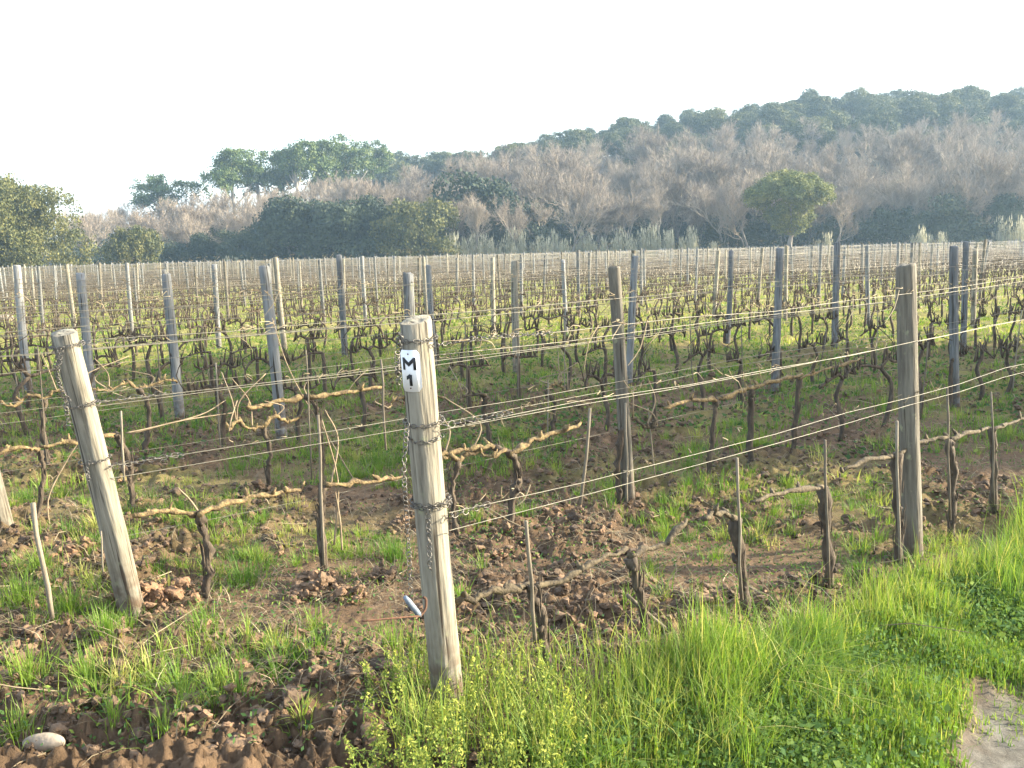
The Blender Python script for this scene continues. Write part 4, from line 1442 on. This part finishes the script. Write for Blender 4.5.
# dark evergreen shrubs at the foot of the wood
shr = []
for s_ in range(4):
    rg = np.random.default_rng(210 + s_)
    lob = [((rg.normal(0, 1.5), rg.normal(0, 1.2), rg.uniform(.8, 4.2)), (rg.uniform(1.2, 1.9), rg.uniform(1.2, 1.8), rg.uniform(1.0, 1.5))) for q in range(11)]
    shr.append([('trunk', limb_mesh(2.2, .15, [l[0] for l in lob[:5]], s_)), ('crown', crown_mesh('crown', lob, 260, 48, .22, M['shrub' if s_ else 'oak'], .42, 220 + s_, .3))])
SGp = 'dark shrubs at the foot of the wood'
big = [(290, 128, 1.25, 1), (318, 127, 1.35, 2), (345, 128, 1.3, 3), (372, 127, 1.25, 1), (398, 126, 1.1, 0), (425, 125, 1.1, 0), (490, 135, 1.75, 2), (470, 134, 1.1, 1), (515, 136, 1.3, 3), (205, 130, .7, 1), (235, 130, .8, 2), (180, 129, .6, 3), (262, 129, .85, 1), (945, 131, 1.15, 3), (880, 132, .9, 2), (1000, 130, 1.0, 1), (760, 131, .7, 2), (720, 132, .75, 1), (640, 133, .8, 3), (585, 134, .9, 2), (830, 131, .7, 1), (925, 130, .8, 2), (970, 131, .9, 1)] + [(px_, 139 + 11 * ((px_ * 7) % 13) / 13, .6 + .5 * ((px_ * 5) % 11) / 11, 1 + px_ % 3) for px_ in range(215, 1050, 26)]
for q, (px, y, s_, v) in enumerate(big):
    lab = 'olive green rounded shrub at the right end of the dark clump' if q == 5 else 'olive green rounded shrub second from the right end of the dark clump' if q == 4 else 'tall dark evergreen rising above the reeds in the middle' if q == 6 else 'dark evergreen shrub in the thicket at the foot of the wood'
    place_tree('evergreen_shrub', shr[v], at(px, y), q * 1.3, (s_ * 1.1, s_ * 1.1, s_ * 1.38), lab, SGp, 'shrub')

# undergrowth that reads as one mass
N = 110000
px = R.uniform(60, 1080, N); y = R.uniform(128, 175, N)
x = (px - 512) / FPX * y
z = hill_h(x, y) - 1.9 + np.minimum(np.abs(R.normal(0, 1, N)), 1.7) * (1.0 + 4.2 * fbm(x * .13, y * .13, 8, 3) ** 1.5)
V, Q = leaf_quads(np.stack([x, y, z], -1), .27, None, 0, 1.3)
tag(link(bpy.data.objects.new('undergrowth', np_mesh('undergrowth', V, Q, None, [M['shrub']], {'tint': np.repeat(np.clip(R.normal(.4, .2, N), 0, 1), 4)}, False))),
    'dim tangled undergrowth filling the wood behind the vineyard', 'undergrowth', kind='stuff')

# reeds along the field edge
reeds = []
for s_ in range(5):
    N = 130
    P = np.column_stack([R.normal(0, .6, N), R.normal(0, .4, N), np.full(N, -.1)])
    hh = R.uniform(2.0, 4.2, N)
    l1 = blades(P, hh, R.uniform(.05, .09, N), R.uniform(0, 6.28, N), R.gamma(2, .07, N), R.uniform(.15, .75, N), 4)
    N2 = 170
    k_ = R.integers(0, N, N2)
    P2 = P[k_].copy(); P2[:, 2] += hh[k_] * R.uniform(.25, .85, N2)
    l2 = blades(P2, R.uniform(.5, .95, N2), R.uniform(.05, .1, N2), R.uniform(0, 6.28, N2), R.uniform(.2, .9, N2), R.uniform(.2, .8, N2), 3)
    N3 = 60
    k_ = R.integers(0, N, N3)
    P3_ = P[k_].copy(); P3_[:, 2] += hh[k_] * .82
    l3 = blades(P3_, R.uniform(.4, .7, N3), R.uniform(.14, .22, N3), R.uniform(0, 6.28, N3), R.uniform(.05, .4, N3), R.uniform(.8, 1, N3), 3)
    V, Q, T, A, off = [], [], [], [], 0
    for v, q, t, a in (l1, l2, l3):
        V.append(v); Q.append(q + off); T.append(t + off); A.append(a); off += len(v)
    reeds.append(np_mesh('reed_clump', np.concatenate(V), np.concatenate(Q), np.concatenate(T), [M['reed']], {'tint': np.concatenate(A)}, False))
spots = [(px, .85) for px in np.arange(448, 700, 7.5)] + [(674 + .342 * q, s_) for q, s_ in ((110, .65), (140, .5), (420, .6), (455, .85), (700, .75), (725, .85), (740, .7), (770, .9), (785, .85), (960, .85), (985, .95), (1005, .8), (1020, .8))] + [(230, .45), (236, .4), (40 + 674, .5)]
for px, s_ in spots:
    o = link(bpy.data.objects.new('reed_clump', reeds[int(R.integers(5))]))
    o.location = at(px + R.uniform(-3, 3), 126 + R.uniform(-1.5, 1.5)); o.rotation_euler = (0, 0, R.uniform(0, 6.28))
    s2 = s_ * R.uniform(.65, 1.2); o.scale = (s2 * .85, s2 * .85, s2 * 1.4)
    tag(o, 'pale green clump of tall reeds along the far edge of the vineyard' if px < 710 and px > 300 else 'lone pale clump of reeds standing apart at the field edge', 'reeds', 'reeds along the field edge' if 300 < px < 710 else 'scattered reed clumps at the field edge')

# evergreens right of the road that shade the middle rows
SHADE = [(19.5, 12.8, 1.2), (23.0, 16.5, 1.4), (27.0, 14.6, 1.45)]
for x, y, s_ in SHADE:
    place_tree('roadside_oak', ever[int(R.integers(6))], (x, y, gz1(x, y)), R.uniform(0, 6.28), s_, 'evergreen oak right of the frame shading the middle rows', 'roadside oaks right of the frame')

# ------------------------------------------------------------------ haze
bm = bmesh.new(); bmesh.ops.create_cube(bm, size=1)
hz = bpy.data.meshes.new('haze'); bm.to_mesh(hz); bm.free()
hm = bpy.data.materials.new('haze_air'); hm.use_nodes = True
nt = hm.node_tree
nt.nodes.remove(nt.nodes['Principled BSDF'])
pv = nt.nodes.new('ShaderNodeVolumePrincipled')
pv.inputs['Color'].default_value = (.50, .74, 1.0, 1)
pv.inputs['Density'].default_value = .00052
pv.inputs['Anisotropy'].default_value = 0.2
nt.links.new(pv.outputs[0], nt.nodes['Material Output'].inputs['Volume'])
hz.materials.append(hm)
ho = link(bpy.data.objects.new('haze', hz))
ho.scale = (1400, 1400, 52); ho.location = (0, 0, 24.2)
tag(ho, kind='stuff')
ho['label'] = 'pale bluish haze softening the wood and hill'

# ------------------------------------------------------------------ light, sky, camera
w = bpy.data.worlds.new('World'); bpy.context.scene.world = w; w.use_nodes = True
nt = w.node_tree
sk = nt.nodes.new('ShaderNodeTexSky'); sk.sky_type = 'NISHITA'; sk.sun_disc = False
sk.sun_elevation = SUN_EL; sk.sun_rotation = SUN_AZ
sk.air_density = 1.0; sk.dust_density = 2.5; sk.ozone_density = 1.0
bg = nt.nodes['Background']; bg.inputs[1].default_value = 0.10
# a thin bright veil of high cloud over the clear-sky dome, as in the photograph's white sky
va = nt.nodes.new('ShaderNodeMix'); va.data_type = 'RGBA'; va.blend_type = 'ADD'; va.inputs[0].default_value = 1.0
va.inputs[7].default_value = (2.1, 2.25, 2.4, 1)
nt.links.new(sk.outputs[0], va.inputs[6]); nt.links.new(va.outputs[2], bg.inputs[0])
sd = bpy.data.lights.new('sun', 'SUN'); sd.energy = 5.0; sd.angle = math.radians(.5); sd.color = (1.0, .89, .68)
so = link(bpy.data.objects.new('sun', sd))
dirv = Vector((math.sin(SUN_AZ) * math.cos(SUN_EL), math.cos(SUN_AZ) * math.cos(SUN_EL), math.sin(SUN_EL)))
so.rotation_euler = dirv.to_track_quat('Z', 'Y').to_euler()

cam = bpy.data.cameras.new('camera'); cam.sensor_width = 36; cam.lens = FPX / 1024 * 36; cam.clip_end = 3000; cam.clip_start = .05
co = link(bpy.data.objects.new('camera', cam))
co.matrix_world = Matrix.Translation((0, 0, CAMH)) @ Matrix.Rotation(math.pi / 2 - PITCH, 4, 'X') @ Matrix.Rotation(-ROLL, 4, 'Z')
sc = bpy.context.scene
sc.camera = co
sc.view_settings.view_transform = 'Standard'; sc.view_settings.look = 'None'; sc.view_settings.gamma = 1
sc.view_settings.exposure = 2.12
sc.cycles.max_bounces = 6; sc.cycles.diffuse_bounces = 3; sc.cycles.transmission_bounces = 4; sc.cycles.volume_bounces = 1; sc.cycles.transparent_max_bounces = 8
